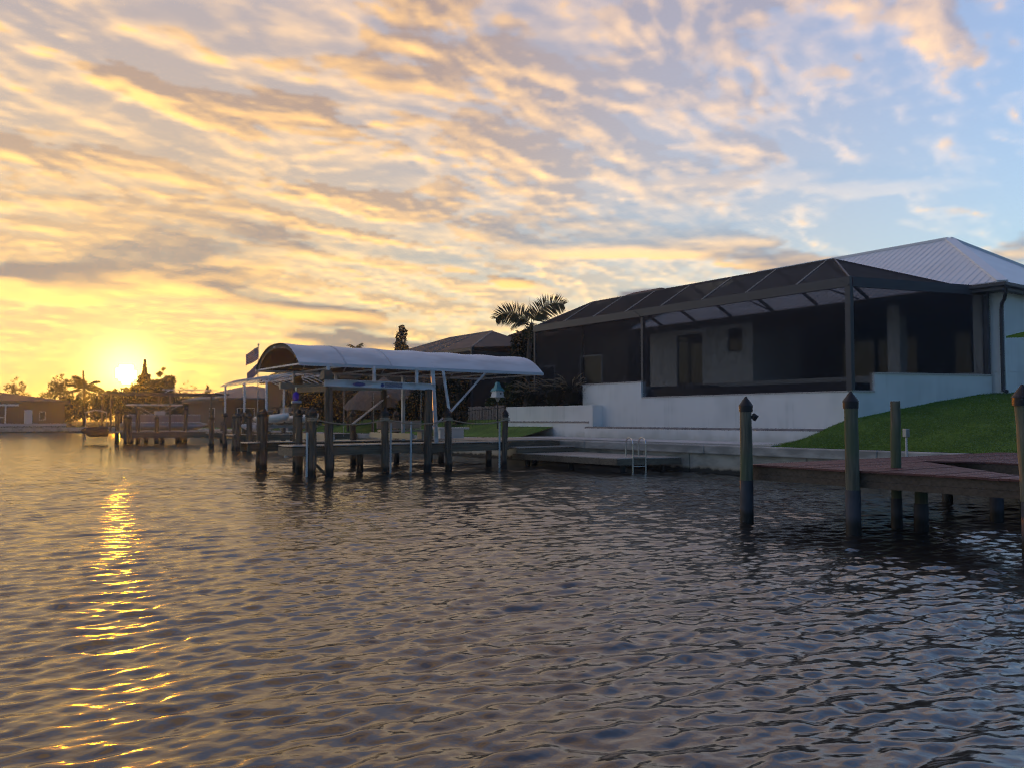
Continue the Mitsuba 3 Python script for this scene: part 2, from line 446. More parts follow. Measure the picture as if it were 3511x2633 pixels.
seawall('seawall', 'pale concrete seawall with joints and a thick cap below the white terrace', -6.0, 31.4, 21.3)
seawall('seawall', 'shadowed concrete seawall along the neighbouring lawns beyond the boat lift', 31.4, 128.0, 21.3, 6.0)
put('patio', MB().slab(Polygon([(16.6, 21.7), (31.3, 21.7), (31.3, 24.4), (16.6, 24.4)]), 0.5, 0.985), 'mat_patio', label='pale paved terrace behind the seawall', kind='structure')

C0, C1 = np.array([15.92, 25.0]), np.array([13.95, 30.55])          # the side of the pool terrace, from its corner to the house
def side(t, off=0.0):
    d = (C1 - C0) / np.linalg.norm(C1 - C0)
    return C0 + (C1 - C0) * t + off * np.array([d[1], -d[0]])


w = thing('retaining_wall', 'long white stucco pool wall with stepped top above the terrace', 'wall')
put('high_section', MB().box(25.9, 29.85, 25.0, 25.3, 0.8, 3.40), 'mat_stucco', w)
put('low_section', MB().box(15.925, 25.895, 25.0, 25.25, 0.8, 2.72), 'mat_stucco', w)
put('coping', MB().box(25.86, 29.9, 24.96, 25.36, 3.40, 3.45, 0.012), 'mat_coping', w)
put('coping', MB().box(16.0, 25.855, 24.96, 25.30, 2.72, 2.765, 0.012), 'mat_coping', w)
T_STEP = 0.165
for (t0, t1, z1) in ((0.0, T_STEP, 2.72), (T_STEP, 1.0, 3.33)):
    p0, p1, q1, q0 = side(t0), side(t1), side(t1, 0.22), side(t0, 0.22)
    put('side_section', MB().slab(Polygon([p0, p1, q1, q0]), 0.8, z1), 'mat_stucco', w)
    p0, p1, q1, q0 = side(t0, -0.04), side(t1, -0.04), side(t1, 0.26), side(t0, 0.26)
    put('coping', MB().slab(Polygon([p0, p1, q1, q0]), z1 + 0.001, z1 + 0.05), 'mat_coping', w)
put('bench', MB().box(15.6, 28.7, 24.15, 24.995, 0.9, 1.40), 'mat_stucco', w)
put('bench_tile', MB().box(15.6, 28.7, 24.142, 24.9, 1.403, 1.475), 'mat_stripe', w)

pl = thing('planter', 'white stucco planter box at the far end of the pool wall', 'planter')
put('wall', MB().box(28.45, 35.4, 24.42, 24.62, 0.8, 2.45), 'mat_stucco', pl)
put('wall', MB().box(35.2, 35.4, 24.625, 25.6, 0.8, 2.45), 'mat_stucco', pl)
put('wall', MB().box(28.45, 28.62, 24.623, 24.995, 0.8, 2.45), 'mat_stucco', pl)
put('ledge', MB().box(28.72, 35.45, 24.39, 24.418, 1.64, 1.71), 'mat_stripe', pl)
put('soil', MB().box(28.63, 35.19, 24.63, 25.6, 1.6, 2.36), 'mat_bark', pl)

# the pool behind the wall
po = thing('swimming_pool', 'raised pool with dark blue tiled overflow edge above the white wall', 'swimming pool')
put('overflow_wall', MB().box(16.35, 25.85, 25.42, 25.62, 2.3, 3.09), 'mat_pool_tile', po)
put('basin_step', MB().box(23.2, 25.84, 25.64, 26.9, 2.3, 3.22), 'mat_pool_tile', po)
scene['mat_pool_water'] = {'type': 'roughplastic', 'alpha': 0.03, 'int_ior': 1.33, 'diffuse_reflectance': {'type': 'rgb', 'value': [0.012, 0.03, 0.045]}}
put('pool_water', MB().box(16.4, 23.19, 25.63, 27.6, 2.9, 3.075), 'mat_pool_water', po)
put('coping', MB().box(15.9, 25.84, 27.605, 28.0, 3.0, 3.37, 0.012), 'mat_coping', po)
put('pool_deck', MB().slab(Polygon([(15.3, 28.003), (33.6, 28.003), (33.6, 30.69), (14.6, 30.69)]), 2.9, 3.25), 'mat_patio', label='pale pool deck inside the screened cage', kind='structure')
put('pool_deck', MB().slab(Polygon([(25.95, 25.3), (33.6, 25.3), (33.6, 27.99), (25.95, 27.99)]), 2.4, 3.24), 'mat_patio', label='pale pool deck beside the left end of the pool', kind='structure')

# ------------------------------------------------------------------ the white house
h = thing('house', 'white house with ribbed metal hip roof behind the screened pool cage', 'house')
HB = 30.7
put('foundation', MB().slab(Polygon([(13.55, 30.72), (31.1, 30.72), (31.1, 39.4), (13.55, 39.4)]), 0.8, 3.48), 'mat_house_wall', h)
put('front_wall', MB().box(29.2, 31.1, HB, HB + 0.25, 3.485, 6.32), 'mat_house_wall', h)
put('front_wall', MB().box(25.92, 27.5, HB, HB + 0.25, 3.485, 6.32), 'mat_house_wall', h)
put('front_wall', MB().box(24.45, 25.04, HB, HB + 0.25, 3.485, 6.32), 'mat_house_wall', h)
put('front_wall', MB().box(27.51, 29.19, HB, HB + 0.25, 6.04, 6.32), 'mat_house_wall', h)
put('front_wall', MB().box(25.05, 25.91, HB, HB + 0.25, 3.485, 4.98), 'mat_house_wall', h)
put('front_wall', MB().box(25.05, 25.91, HB, HB + 0.25, 6.09, 6.32), 'mat_house_wall', h)
put('corner_wall', MB().box(13.55, 14.62, HB, HB + 0.25, 3.485, 6.32), 'mat_house_wall', h)
put('side_wall', MB().box(13.55, 13.80, HB + 0.253, 39.4, 3.485, 6.32), 'mat_house_wall', h)
put('side_wall', MB().box(30.85, 31.1, HB + 0.253, 39.4, 3.485, 6.32), 'mat_house_wall', h)
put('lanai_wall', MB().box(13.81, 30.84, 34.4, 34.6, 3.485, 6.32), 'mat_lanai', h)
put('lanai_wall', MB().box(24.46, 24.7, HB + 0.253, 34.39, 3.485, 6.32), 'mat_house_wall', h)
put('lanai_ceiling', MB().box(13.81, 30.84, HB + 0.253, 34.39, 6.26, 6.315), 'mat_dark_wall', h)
put('column', MB().box(17.39, 17.9, HB, HB + 0.5, 3.485, 6.25), 'mat_house_wall', h)
put('header_beam', MB().box(14.63, 24.44, HB + 0.002, HB + 0.25, 5.86, 6.24), 'mat_dark_wall', h)
for a0, a1 in ((18.6, 20.5), (20.55, 22.4), (22.45, 24.2), (15.0, 17.1)):
    sl = put('sliding_door', MB().box(a0, a1, 34.3, 34.38, 3.49, 5.95), 'mat_dark_metal', h)
    put('pane', MB().box(a0 + 0.07, a1 - 0.07, 34.285, 34.299, 3.58, 5.86), 'mat_glass_dark', sl)
d = put('door', MB().box(27.51, 29.19, HB + 0.1, HB + 0.16, 3.49, 6.03), 'mat_dark_metal', h)
for a0, a1 in ((27.58, 28.33), (28.38, 29.12)):
    put('pane', MB().box(a0, a1, HB + 0.085, HB + 0.099, 3.62, 5.95), 'mat_glass_dark', d)
wd = put('window', MB().box(25.06, 25.90, HB + 0.1, HB + 0.16, 4.99, 6.08), 'mat_dark_metal', h)
put('pane', MB().box(25.12, 25.84, HB + 0.085, HB + 0.099, 5.05, 6.02), 'mat_glass_dark', wd)
put('sill', MB().box(25.0, 25.96, HB - 0.05, HB - 0.002, 4.93, 4.985), 'mat_house_wall', wd)
# hip roof: eaves at z 6.5, hip up to the ridge
EA0, EA1, EB0, EB1, EZ = 13.2, 31.8, 29.85, 40.2, 6.50
RA0, RA1, RB, RZ = 17.55, 27.4, 35.0, 9.42
roof = put('roof', MB().plate([(EA1, EB0, EZ), (EA0, EB0, EZ), (RA0, RB, RZ), (RA1, RB, RZ)], 0.05)
           .plate([(EA0, EB0, EZ), (EA0, EB1, EZ), (RA0, RB, RZ)], 0.05)
           .plate([(EA0, EB1, EZ), (EA1, EB1, EZ), (RA1, RB, RZ), (RA0, RB, RZ)], 0.05)
           .plate([(EA1, EB1, EZ), (EA1, EB0, EZ), (RA1, RB, RZ)], 0.05), 'mat_metal_roof', h)
seams = MB()
up = np.array([0, RB - EB0, RZ - EZ])
for a in np.arange(EA0 + 0.25, EA1, 0.305):
    f = min(1.0, (a - EA0) / (RA0 - EA0), (EA1 - a) / (EA1 - RA1))
    if f > 0.03:
        p = np.array([a, EB0, EZ + 0.01])
        seams.bar(p, p + up * (f - 0.01), 0.05, 0.13)
for b in np.arange(EB0 + 0.3, EB1, 0.305):
    f = min((b - EB0) / (RB - EB0), (EB1 - b) / (EB1 - RB))
    if f > 0.05:
        p = np.array([EA0, b, EZ + 0.01])
        seams.bar(p, p + np.array([RA0 - EA0, 0, RZ - EZ]) * (f - 0.02), 0.05, 0.07)
put('seam', seams, 'mat_metal_roof', roof, kind='stuff')
for p, q in (((EA0, EB0, EZ + 0.03), (RA0, RB, RZ + 0.03)), ((RA0, RB, RZ + 0.03), (RA1, RB, RZ + 0.03)), ((RA1, RB, RZ + 0.03), (EA1, EB0, EZ + 0.03)), ((RA0, RB, RZ + 0.03), (EA0, EB1, EZ + 0.03))):
    put('ridge_cap', MB().bar(p, q, 0.36, 0.10), 'mat_roof_cap', roof)
put('fascia', MB().box(EA0 - 0.02, EA1 + 0.02, EB0 - 0.03, EB0 + 0.03, 6.25, 6.475), 'mat_bronze', h)
put('fascia', MB().box(EA0 - 0.02, EA0 + 0.04, EB0 + 0.032, EB1, 6.25, 6.475), 'mat_bronze', h)
put('soffit', MB().box(EA0 + 0.05, EA1 - 0.05, EB0 + 0.035, HB - 0.003, 6.28, 6.32), 'mat_bronze', h)
put('soffit', MB().box(EA0 + 0.05, 13.547, HB, EB1 - 0.1, 6.28, 6.32), 'mat_bronze', h)
put('gutter', MB().box(EA0 - 0.16, EA1, EB0 - 0.16, EB0 - 0.033, 6.36, 6.50, 0.02), 'mat_bronze', h)
put('gutter', MB().box(EA0 - 0.16, EA0 - 0.023, EB0 - 0.03, EB1, 6.36, 6.50, 0.02), 'mat_bronze', h)
put('downspout', MB().tube([(13.1, 29.85, 6.36), (13.1, 29.88, 6.2), (13.35, 30.3, 5.97), (13.56, 30.58, 5.86), (13.60, 30.61, 5.6), (13.60, 30.61, 3.0), (13.55, 30.5, 2.82), (13.3, 30.2, 2.76)], 0.062, 10), 'mat_bronze', h, smooth=40)

# ------------------------------------------------------------------ pool cage
cg = thing('pool_cage', 'dark bronze pool cage of insect screens in front of the white house', 'pool cage')
BZ0, BZ1, RCB, RCZ, GB, GZ = 6.27, 6.60, 27.0, 7.72, 29.66, 6.52
CL = 33.7
top = lambda p, z: np.array([p[0], p[1], z])
put('post', MB().box(15.84, 16.04, 24.96, 25.16, 2.77, BZ0), 'mat_bronze', cg)
put('post', MB().box(25.84, 25.98, 25.08, 25.22, 3.45, BZ0), 'mat_bronze', cg)
put('post', MB().box(CL - 0.05, CL + 0.05, 25.0, 25.10, 2.3, BZ0), 'mat_bronze', cg)
e = side(0.985, 0.1)
put('post', MB().box(e[0] - 0.09, e[0] + 0.09, e[1] - 0.09, e[1] + 0.09, 3.38, BZ0), 'mat_bronze', cg)
put('beam', MB().box(15.86, CL + 0.08, 24.98, 25.12, BZ0, BZ1), 'mat_bronze', cg)
s0, s1 = side(0.03, 0.06), side(1.0, 0.06)
put('beam', MB().bar(top(s0, (BZ0 + BZ1) / 2), top(s1, (BZ0 + BZ1) / 2 - 0.08), 0.13, 0.33), 'mat_bronze', cg)
put('beam', MB().bar((CL, 25.13, 6.4), (CL, GB, 6.4), 0.08, 0.16), 'mat_bronze', cg)
put('ridge_beam', MB().bar((17.75, RCB, RCZ - 0.03), (31.45, RCB, RCZ - 0.03), 0.06, 0.10), 'mat_bronze', cg)
put('gutter_beam', MB().box(14.6, CL, GB + 0.0, GB + 0.14, 6.30, 6.46), 'mat_bronze', cg)
rf = [18.05, 20.3, 22.5, 24.8, 27.0, 29.2, 31.4]
for a in rf:
    put('rafter', MB().bar((a, 25.1, BZ1 + 0.0), (a, RCB - 0.03, RCZ - 0.03), 0.032, 0.05), 'mat_rafter', cg)
    put('rafter', MB().bar((a, RCB + 0.03, RCZ - 0.05), (a, GB, GZ - 0.02), 0.055, 0.13), 'mat_bronze', cg)
put('hip_rafter', MB().bar((15.95, 25.1, BZ1 - 0.02), (17.73, RCB - 0.02, RCZ - 0.03), 0.06, 0.08), 'mat_bronze', cg)
put('hip_rafter', MB().bar((CL, 25.1, BZ1 - 0.02), (31.47, RCB - 0.02, RCZ - 0.03), 0.06, 0.08), 'mat_bronze', cg)
put('hip_rafter', MB().bar((17.77, RCB + 0.02, RCZ - 0.03), (14.55, GB, GZ - 0.02), 0.06, 0.08), 'mat_bronze', cg)
put('brace', MB().bar((23.65, RCB + 0.1, RCZ - 0.14), (22.5, GB, GZ - 0.05), 0.035, 0.05), 'mat_bronze', cg)
put('brace', MB().bar((20.2, RCB + 0.3, RCZ - 0.2), (20.3 - 1.9, GB - 0.1, GZ), 0.035, 0.05), 'mat_bronze', cg)
for z, p, q in ((6.30, 15.9, 16.3), (6.30, 25.95, 26.3)):
    put('cleat', MB().bar((p, 24.97, z), (q, 24.97, z + 0.22), 0.05, 0.05), 'mat_bronze', cg)
sc1 = lambda pts, m: put('screen', MB().poly([tuple(map(float, p)) for p in pts]), m, cg)
sc1([(16.05, 25.05, 2.77), (25.83, 25.05, 2.77), (25.83, 25.05, BZ0), (16.05, 25.05, BZ0)], 'mat_screen_wall')
sc1([(25.99, 25.15, 3.45), (29.9, 25.15, 3.45), (29.9, 25.15, BZ0), (25.99, 25.15, BZ0)], 'mat_screen_wall')
sc1([(29.9, 25.08, 2.3), (CL - 0.06, 25.08, 2.3), (CL - 0.06, 25.08, BZ0), (29.9, 25.08, BZ0)], 'mat_screen_wall')
sc1([(CL, 25.11, 2.3), (CL, GB, 2.3), (CL, GB, BZ0), (CL, 25.11, BZ0)], 'mat_screen_wall')
a_, b_ = side(0.04, 0.1), side(T_STEP, 0.1)
sc1([top(a_, 2.77), top(b_, 2.77), top(b_, BZ0), top(a_, BZ0)], 'mat_screen_wall')
a_ = side(0.97, 0.1)
sc1([top(b_, 3.38), top(a_, 3.38), top(a_, BZ0), top(b_, BZ0)], 'mat_screen_wall')
ra = [17.73] + rf + [31.47]
fr = [15.95] + rf + [CL]
for k in range(len(ra) - 1):
    sc1([(fr[k], 25.1, BZ1 - 0.015), (fr[k + 1], 25.1, BZ1 - 0.015), (ra[k + 1], RCB, RCZ), (ra[k], RCB, RCZ)], 'mat_screen_roof')
    sc1([(ra[k], RCB, RCZ - 0.01), (ra[k + 1], RCB, RCZ - 0.01), (fr[k + 1], GB, GZ), (fr[k] - (1.4 if k == 0 else 0), GB, GZ)], 'mat_screen_rear')
sc1([(15.95, 25.1, BZ1 - 0.015), (17.74, RCB, RCZ), (14.5, GB, GZ)], 'mat_screen_roof')
sc1([(CL, 25.1, BZ1 - 0.015), (31.46, RCB, RCZ), (CL, GB, GZ)], 'mat_screen_roof')

# ------------------------------------------------------------------ lawn beside the terrace
def sst(a, b, x):
    q = np.clip((x - a) / (b - a), 0, 1)
    return q * q * (3 - 2 * q)


def lawn_z(a, b):
    zb = np.interp(b, [21.0, 21.7, 22.4, 23.2, 24.1, 25.0, 26.7, 28.0, 30.4, 31.6], [0.93, 0.94, 1.02, 1.24, 1.55, 1.78, 2.13, 2.36, 2.70, 2.78])
    bump = 0.12 * (meshkit.fbm(np.stack([a * 0.55, b * 0.55, 0 * a], -1), 3, 4) - 0.5)
    return 0.935 + (zb - 0.935 + bump * sst(21.7, 23, b)) * sst(17.5, 15.9, a) - 0.35 * sst(17.4, 17.8, a)


ga, gb = np.meshgrid(np.linspace(-4, 18.2, 112), np.linspace(21.68, 31.6, 64), indexing='ij')
gz = lawn_z(ga, gb)
n0, n1 = ga.shape
i, j = np.meshgrid(np.arange(n0 - 1), np.arange(n1 - 1), indexing='ij')
q = np.stack([i * n1 + j, (i + 1) * n1 + j, (i + 1) * n1 + j + 1, i * n1 + j + 1], -1).reshape(-1, 4)
m = MB()
m.add(np.stack([ga, gb, gz], -1).reshape(-1, 3), q)
put('lawn', m, 'mat_lawn', smooth=True, label='sloping green lawn beside the white pool wall', kind='structure')


def blades(a, b, z, hgt, wid, lean, seed):
    rr = np.random.default_rng(seed)
    n = len(a)
    th_ = rr.uniform(0, 2 * np.pi, n)
    hh = hgt * rr.uniform(0.5, 1.15, n)
    dx, dy = np.cos(th_), np.sin(th_)
    l = rr.uniform(-1, 1, (n, 2)) * lean * hh[:, None]
    base = np.stack([a, b, z], -1)
    w_ = np.stack([dx, dy, 0 * dx], -1) * wid
    tip = base + np.stack([l[:, 0], l[:, 1], hh], -1)
    v = np.stack([base - w_, base + w_, tip], 1).reshape(-1, 3)
    return v, np.arange(3 * n).reshape(-1, 3)


rr = np.random.default_rng(5)
N = 70000
a_, b_ = rr.uniform(5, 17.6, N), 21.7 + 9.2 * rr.uniform(0, 1, N) ** 1.1
keep = (a_ < 17.42) & ~((b_ > 25) & (a_ > np.interp(b_, [25, 30.6], [15.85, 13.9])))
a_, b_ = a_[keep], b_[keep]
v, f = blades(a_, b_, lawn_z(a_, b_) - 0.01, 0.075, 0.006, 0.6, 6)
put('grass', MB().add(v, f), 'mat_grass_blade', label='short green grass blades growing on the lawn', kind='stuff')

# ------------------------------------------------------------------ piling, post and deck makers
def piling(parent, a, b, z1, r, seed, cap=True, sleeve=0.0, z0=-1.6, name='piling', n=14):
    rr = np.random.default_rng(seed)
    k = max(3, int((z1 - z0) / 0.3))
    z = np.linspace(z0, z1, k)
    dx, dy = rr.normal(0, 0.018, 2)
    pts = np.stack([a + dx * (z - z1) + 0.004 * rr.normal(0, 1, k), b + dy * (z - z1) + 0.004 * rr.normal(0, 1, k), z], 1)
    key = put(name, MB().tube(pts, r * (1 + 0.03 * rr.normal(0, 1, k)) * np.linspace(1.06, 0.97, k), n), 'mat_piling' if parent == 'dock' else 'mat_piling_brown', parent, smooth=50)
    if cap:
        c = MB().tube([(a, b, z1 - 0.09), (a, b, z1 + 0.015)], [r * 1.10, r * 1.13], n)
        c.tube([(a, b, z1 + 0.016), (a, b, z1 + 0.05), (a, b, z1 + 0.05 + r * 1.25)], [r * 1.2, r * 1.02, 0.012], 4 if n < 10 else n)
        put('cap', c, 'mat_black', key, smooth=35)
    if sleeve:
        put('sleeve', MB().tube([(a - dx * z1 * 0.6, b - dy * z1 * 0.6, z0), (a + dx * (sleeve - z1), b + dy * (sleeve - z1), sleeve)], [r * 1.12, r * 1.09], n), 'mat_sleeve', key, smooth=40)
    return key


# ------------------------------------------------------------------ red dock on the right
dk = thing('dock', 'dock with red composite boards and tall capped pilings beside the lawn', 'dock')
outline = Polygon([(-1.2, 11.78), (9.6, 11.78), (9.6, 21.15), (-1.2, 21.15)])
hole = Polygon([(8.44, 15.54), (5.6, 12.75), (-0.6, 12.75), (-0.6, 16.1), (7.5, 16.1)])
deck = outline.difference(hole)
for k, a in enumerate(np.arange(-1.2, 9.59, 0.145)):
    s_ = deck.intersection(shapely.box(a + 0.003, 11.0, min(a + 0.142, 9.6), 22.0))
    for g_ in getattr(s_, 'geoms', [s_]):
        if g_.area > 0.004:
            dz = 0.003 * rng.normal()
            put('deck_board', MB().slab(g_, 0.972 + dz, 1.002 + dz), f'mat_deck_red_{rng.integers(3)}', dk)
FRT = 1
put('fascia', MB().box(-1.2, 9.58, 11.84, 11.885, 0.84, 0.968), 'mat_fascia_dark', dk)
put('fascia', MB().box(9.535, 9.58, 11.888, 21.1, 0.76, 0.968), 'mat_fascia_dark', dk)
put('fascia', MB().bar((8.38, 15.56, 0.86), (5.58, 12.80, 0.86), 0.045, 0.21), 'mat_fascia_dark', dk)
put('fascia', MB().box(-0.6, 8.0, 16.12, 16.165, 0.76, 0.968), 'mat_fascia_dark', dk)
put('fascia', MB().box(-0.6, 5.5, 12.70, 12.745, 0.76, 0.968), 'mat_fascia_dark', dk)
put('bottom_board', MB().box(-1.2, 9.57, 11.845, 11.88, 0.735, 0.837), 'mat_fascia_dark', dk)
for b in (13.6, 18.5, 20.6):
    put('joist', MB().box(8.6 if b < 15 else 0, 9.5, b, b + 0.06, 0.74, 0.968), 'mat_fascia_dark', dk)
P1 = piling(dk, 9.40, 11.60, 2.02, 0.105, 1, sleeve=0.74)
P2 = piling(dk, 7.46, 11.72, 2.06, 0.105, 2, sleeve=0.70)
P3 = piling(dk, 4.98, 11.74, 2.07, 0.112, 3, sleeve=0.72)
piling(dk, 7.46, 13.0, 2.10, 0.080, 4, cap=False, sleeve=0.5)
for s, (a, b) in enumerate(((7.62, 11.99), (7.05, 12.98), (6.95, 15.3), (9.3, 14.6), (9.3, 18.2), (3.2, 12.2))):
    piling(dk, a, b, 0.735, 0.10, 20 + s, cap=False, sleeve=0.45)
# camera-like fitting on the first piling
fx = put('dock_light', MB().bar((9.32, 11.62, 1.84), (9.27, 11.65, 1.84), 0.05, 0.05).tube([(9.28, 11.645, 1.90), (9.25, 11.66, 1.85), (9.27, 11.65, 1.78)], [0.02, 0.06, 0.025], 10), 'mat_black', smooth=40)
tag(fx, 'small black dock light fixed near the top of the left capped piling', 'light')
pv = put('drain_pipe', MB().tube([(8.42, 13.1, 0.66), (8.33, 13.05, 0.36), (8.30, 13.03, 0.27)], 0.028, 10), 'mat_pvc', smooth=40)
put('end_collar', MB().tube([(8.305, 13.035, 0.30), (8.27, 13.015, 0.14)], 0.032, 10), 'mat_black', pv, smooth=40)
tag(pv, 'white pipe with a dark end hanging under the red dock', 'pipe')
PX, PY = 9.53, 17.0
pb = thing('power_post', 'thin grey post with a white electric box behind the uncapped piling', 'power post')
put('post', MB().tube([(PX, PY, 1.0), (PX, PY, 1.42)], 0.022, 8), 'mat_pvc', pb, smooth=40)
put('electric_box', MB().box(PX - 0.045, PX + 0.045, PY - 0.07, PY + 0.07, 1.42, 1.60, 0.008), 'mat_galvanised', pb)

# ------------------------------------------------------------------ swim platform, steps and ladder
sp = thing('swim_platform', 'low wooden swim platform with steps against the seawall', 'platform')
plat = Polygon([(19.9, 21.1), (20.05, 20.1), (20.5, 18.65), (26.3, 18.45), (26.3, 21.1)])
brd = MB()
for b in np.arange(18.4, 21.1, 0.145):
    s_ = plat.intersection(shapely.box(19, b + 0.003, 27, b + 0.142))
    if s_.area > 0.01:
        brd.slab(s_, 0.47, 0.50)
put('deck', brd, 'mat_deck_grey', sp, kind='stuff')
put('fascia', MB().bar((20.5, 18.66, 0.365), (26.3, 18.46, 0.365), 0.045, 0.205).bar((20.5, 18.66, 0.365), (20.05, 20.1, 0.365), 0.045, 0.205).bar((20.05, 20.1, 0.365), (19.92, 21.1, 0.365), 0.045, 0.205), 'mat_fascia', sp)
st = put('step', MB().box(25.62, 26.36, 18.2, 21.05, 0.70, 0.735), 'mat_deck_grey', sp)
put('riser', MB().box(25.65, 25.69, 18.2, 21.05, 0.505, 0.698), 'mat_fascia', st)
for s, (a, b) in enumerate(((20.6, 19.0), (23.2, 18.9), (25.8, 18.8), (20.3, 20.6))):
    piling(sp, a, b, 0.46, 0.095, 40 + s, cap=False)
ld = thing('swim_ladder', 'chrome swim ladder with looped handrails on the low platform', 'ladder')
lo = np.array([20.22, 19.42])
tdir = np.array([-0.30, 0.954])
for s in (-0.24, 0.24):
    o = lo + tdir * s
    back = np.array([0.954, 0.30]) * 0.55
    arc = [(o[0], o[1], -0.75), (o[0], o[1], 0.98)]
    for k in range(7):
        an = math.pi * k / 6
        c_ = (1 - math.cos(an)) / 2
        arc.append((o[0] + back[0] * c_, o[1] + back[1] * c_, 0.98 + 0.20 * math.sin(an)))
    arc.append((o[0] + back[0], o[1] + back[1], 0.505))
    put('handrail', MB().tube(arc, 0.024, 8), 'mat_chrome', ld, smooth=50)
for z in (-0.45, -0.1, 0.22, 0.52):
    p, q = lo - tdir * 0.24, lo + tdir * 0.24
    put('rung', MB().bar((p[0], p[1], z), (q[0], q[1], z), 0.07, 0.03), 'mat_chrome', ld)

# ------------------------------------------------------------------ finger pier of the boat lift
ta = lambda b: 0.07 * (b - 9.0)
K = lambda p, q, z: np.array([24.75 + p + 0.07 * q, 9.0 + q, z])     # p away from the camera, q towards the seawall
fp = thing('dock', 'weathered grey wooden dock with roped pilings in front of the boat lift', 'dock')
def strip(p0, p1, q0, q1, z=0.95):
    m = MB()
    for q in np.arange(q0, q1 - 0.05, 0.145):
        e_ = min(q + 0.141, q1)
        c = [K(p0, q + 0.004, z), K(p1, q + 0.004, z), K(p1, e_, z), K(p0, e_, z)]
        m.plate(c[::-1], 0.032)
    return m
put('pier_deck', strip(0.0, 1.3, 0.0, 8.6), 'mat_deck_grey', fp, kind='stuff')
put('walkway_deck', strip(4.5, 5.4, 0.0, 8.6), 'mat_deck_grey', fp, kind='stuff')
put('landing_deck', strip(1.1, 5.9, 8.62, 12.15), 'mat_deck_grey', fp, kind='stuff')
fb_ = lambda p0, q0, p1, q1, h=0.26: MB().bar(K(p0, q0, 0.915 - h / 2), K(p1, q1, 0.915 - h / 2), 0.045, h)
put('fascia', fb_(0.02, 0.0, 0.02, 8.6), 'mat_fascia', fp)
put('fascia', fb_(1.28, 0.0, 1.28, 8.6), 'mat_fascia', fp)
put('fascia', fb_(0.045, 0.02, 1.255, 0.02), 'mat_fascia', fp)
put('fascia', fb_(4.52, 0.0, 4.52, 8.6), 'mat_fascia', fp)
put('fascia', fb_(5.38, 0.0, 5.38, 8.6), 'mat_fascia', fp)
put('fascia', fb_(1.12, 8.64, 1.12, 12.1), 'mat_fascia', fp)
put('fascia', fb_(1.31, 8.61, 4.49, 8.61), 'mat_fascia', fp)
rope_q = (0.62, 3.2, 5.75, 8.35)
for s, q in enumerate(rope_q):
    p_ = K(-0.13, q, 0)
    piling(fp, p_[0], p_[1], 2.0, 0.125 if s != 3 else 0.11, 60 + s, n=12)
for s, (p, q, z1) in enumerate(((1.45, 0.75, 1.98), (4.35, 0.55, 2.0), (5.45, 0.75, 1.98), (4.4, 3.2, 0.7), (4.4, 8.2, 0.9), (1.2, 8.5, 0.9), (1.4, 11.0, 0.7), (1.4, 3.0, 0.68), (5.5, 2.7, 1.98), (5.5, 4.6, 2.0), (5.5, 6.6, 1.97), (5.5, 8.3, 2.0))):
    p_ = K(p, q, 0)
    piling(fp, p_[0], p_[1], z1, 0.12, 70 + s, cap=z1 > 1.5, n=12)
put('brace', MB().bar(K(0.6, 0.75, 0.6), K(0.6, 1.65, -0.25), 0.14, 0.06), 'mat_fascia', fp)
rp = thing('rope', 'thick rope slung between the capped pilings of the grey dock', 'rope')
for k in range(3):
    p0, p1 = K(-0.27, rope_q[k], 1.80), K(-0.27, rope_q[k + 1], 1.80)
    tt = np.linspace(0, 1, 15)
    pts = p0 + (p1 - p0) * tt[:, None] - np.array([0, 0, 0.16])[None] * (4 * tt * (1 - tt))[:, None]
    put('span', MB().tube(pts, 0.024, 6), 'mat_rope', rp, smooth=60)
for q in rope_q:
    c = K(-0.13, q, 0)
    for z in (1.77, 1.83):
        an = np.linspace(0, 2 * np.pi, 15)
        put('coil', MB().tube(np.stack([c[0] + 0.15 * np.cos(an), c[1] + 0.15 * np.sin(an), 0 * an + z], 1), 0.026, 6, cap=False), 'mat_rope', rp, smooth=60)
for k, (q, z1, lab) in enumerate(((0.45, 1.40, 'nearest the outer end of the grey dock'), (3.45, 1.68, 'beside the second roped piling'), (4.25, 1.72, 'halfway along the grey dock, lit bluish'), (8.1, 1.70, 'beside the last roped piling next to the steps'))):
    p_ = K(-0.07, q, 0)
    put('guide_pole', MB().tube([(p_[0], p_[1], -1.0), (p_[0] - 0.02, p_[1], z1)], 0.035, 10), 'mat_pvc', smooth=40, label=f'white plastic guide pole {lab}', cat='pole')
bk = thing('bucket', 'small pale bucket hanging at the outer end of the grey dock', 'bucket')
p_ = K(1.45, 0.40, 0)
put('pail', MB().tube([(p_[0], p_[1], 0.55), (p_[0], p_[1], 0.88)], [0.13, 0.17], 14), 'mat_pvc', bk, smooth=40)
put('rim', MB().tube([(p_[0], p_[1], 0.881), (p_[0], p_[1], 0.91)], [0.185, 0.185], 14), 'mat_pvc', bk, smooth=40)

# ------------------------------------------------------------------ boat lift and its canopy
bl = thing('boat_lift', 'four post boat lift with white beam under the arched canopy', 'boat lift')
lp = [K(-0.1, 1.15, 0), K(-0.1, 4.95, 0), K(4.62, 1.87, 0), K(4.62, 5.55, 0)]
for s, (p_, z1) in enumerate(zip(lp, (2.80, 2.84, 2.95, 2.98))):
    piling(bl, p_[0], p_[1], z1, 0.135, 90 + s, cap=False, n=12)
near = MB()
A0, A1 = K(0.0, 1.05, 2.97), K(0.0, 5.25, 2.93)
near.bar(A0 + [0, 0, -0.10], A1 + [0, 0, -0.10], 0.16, 0.025).bar(A0, A1, 0.03, 0.20).bar(A0 + [0, 0, 0.10], A1 + [0, 0, 0.10], 0.16, 0.025)
bm = put('beam', near, 'mat_white_metal', bl)
front = lambda q, z: K(0.0, q, z) + np.array([-0.022, 0, 0])
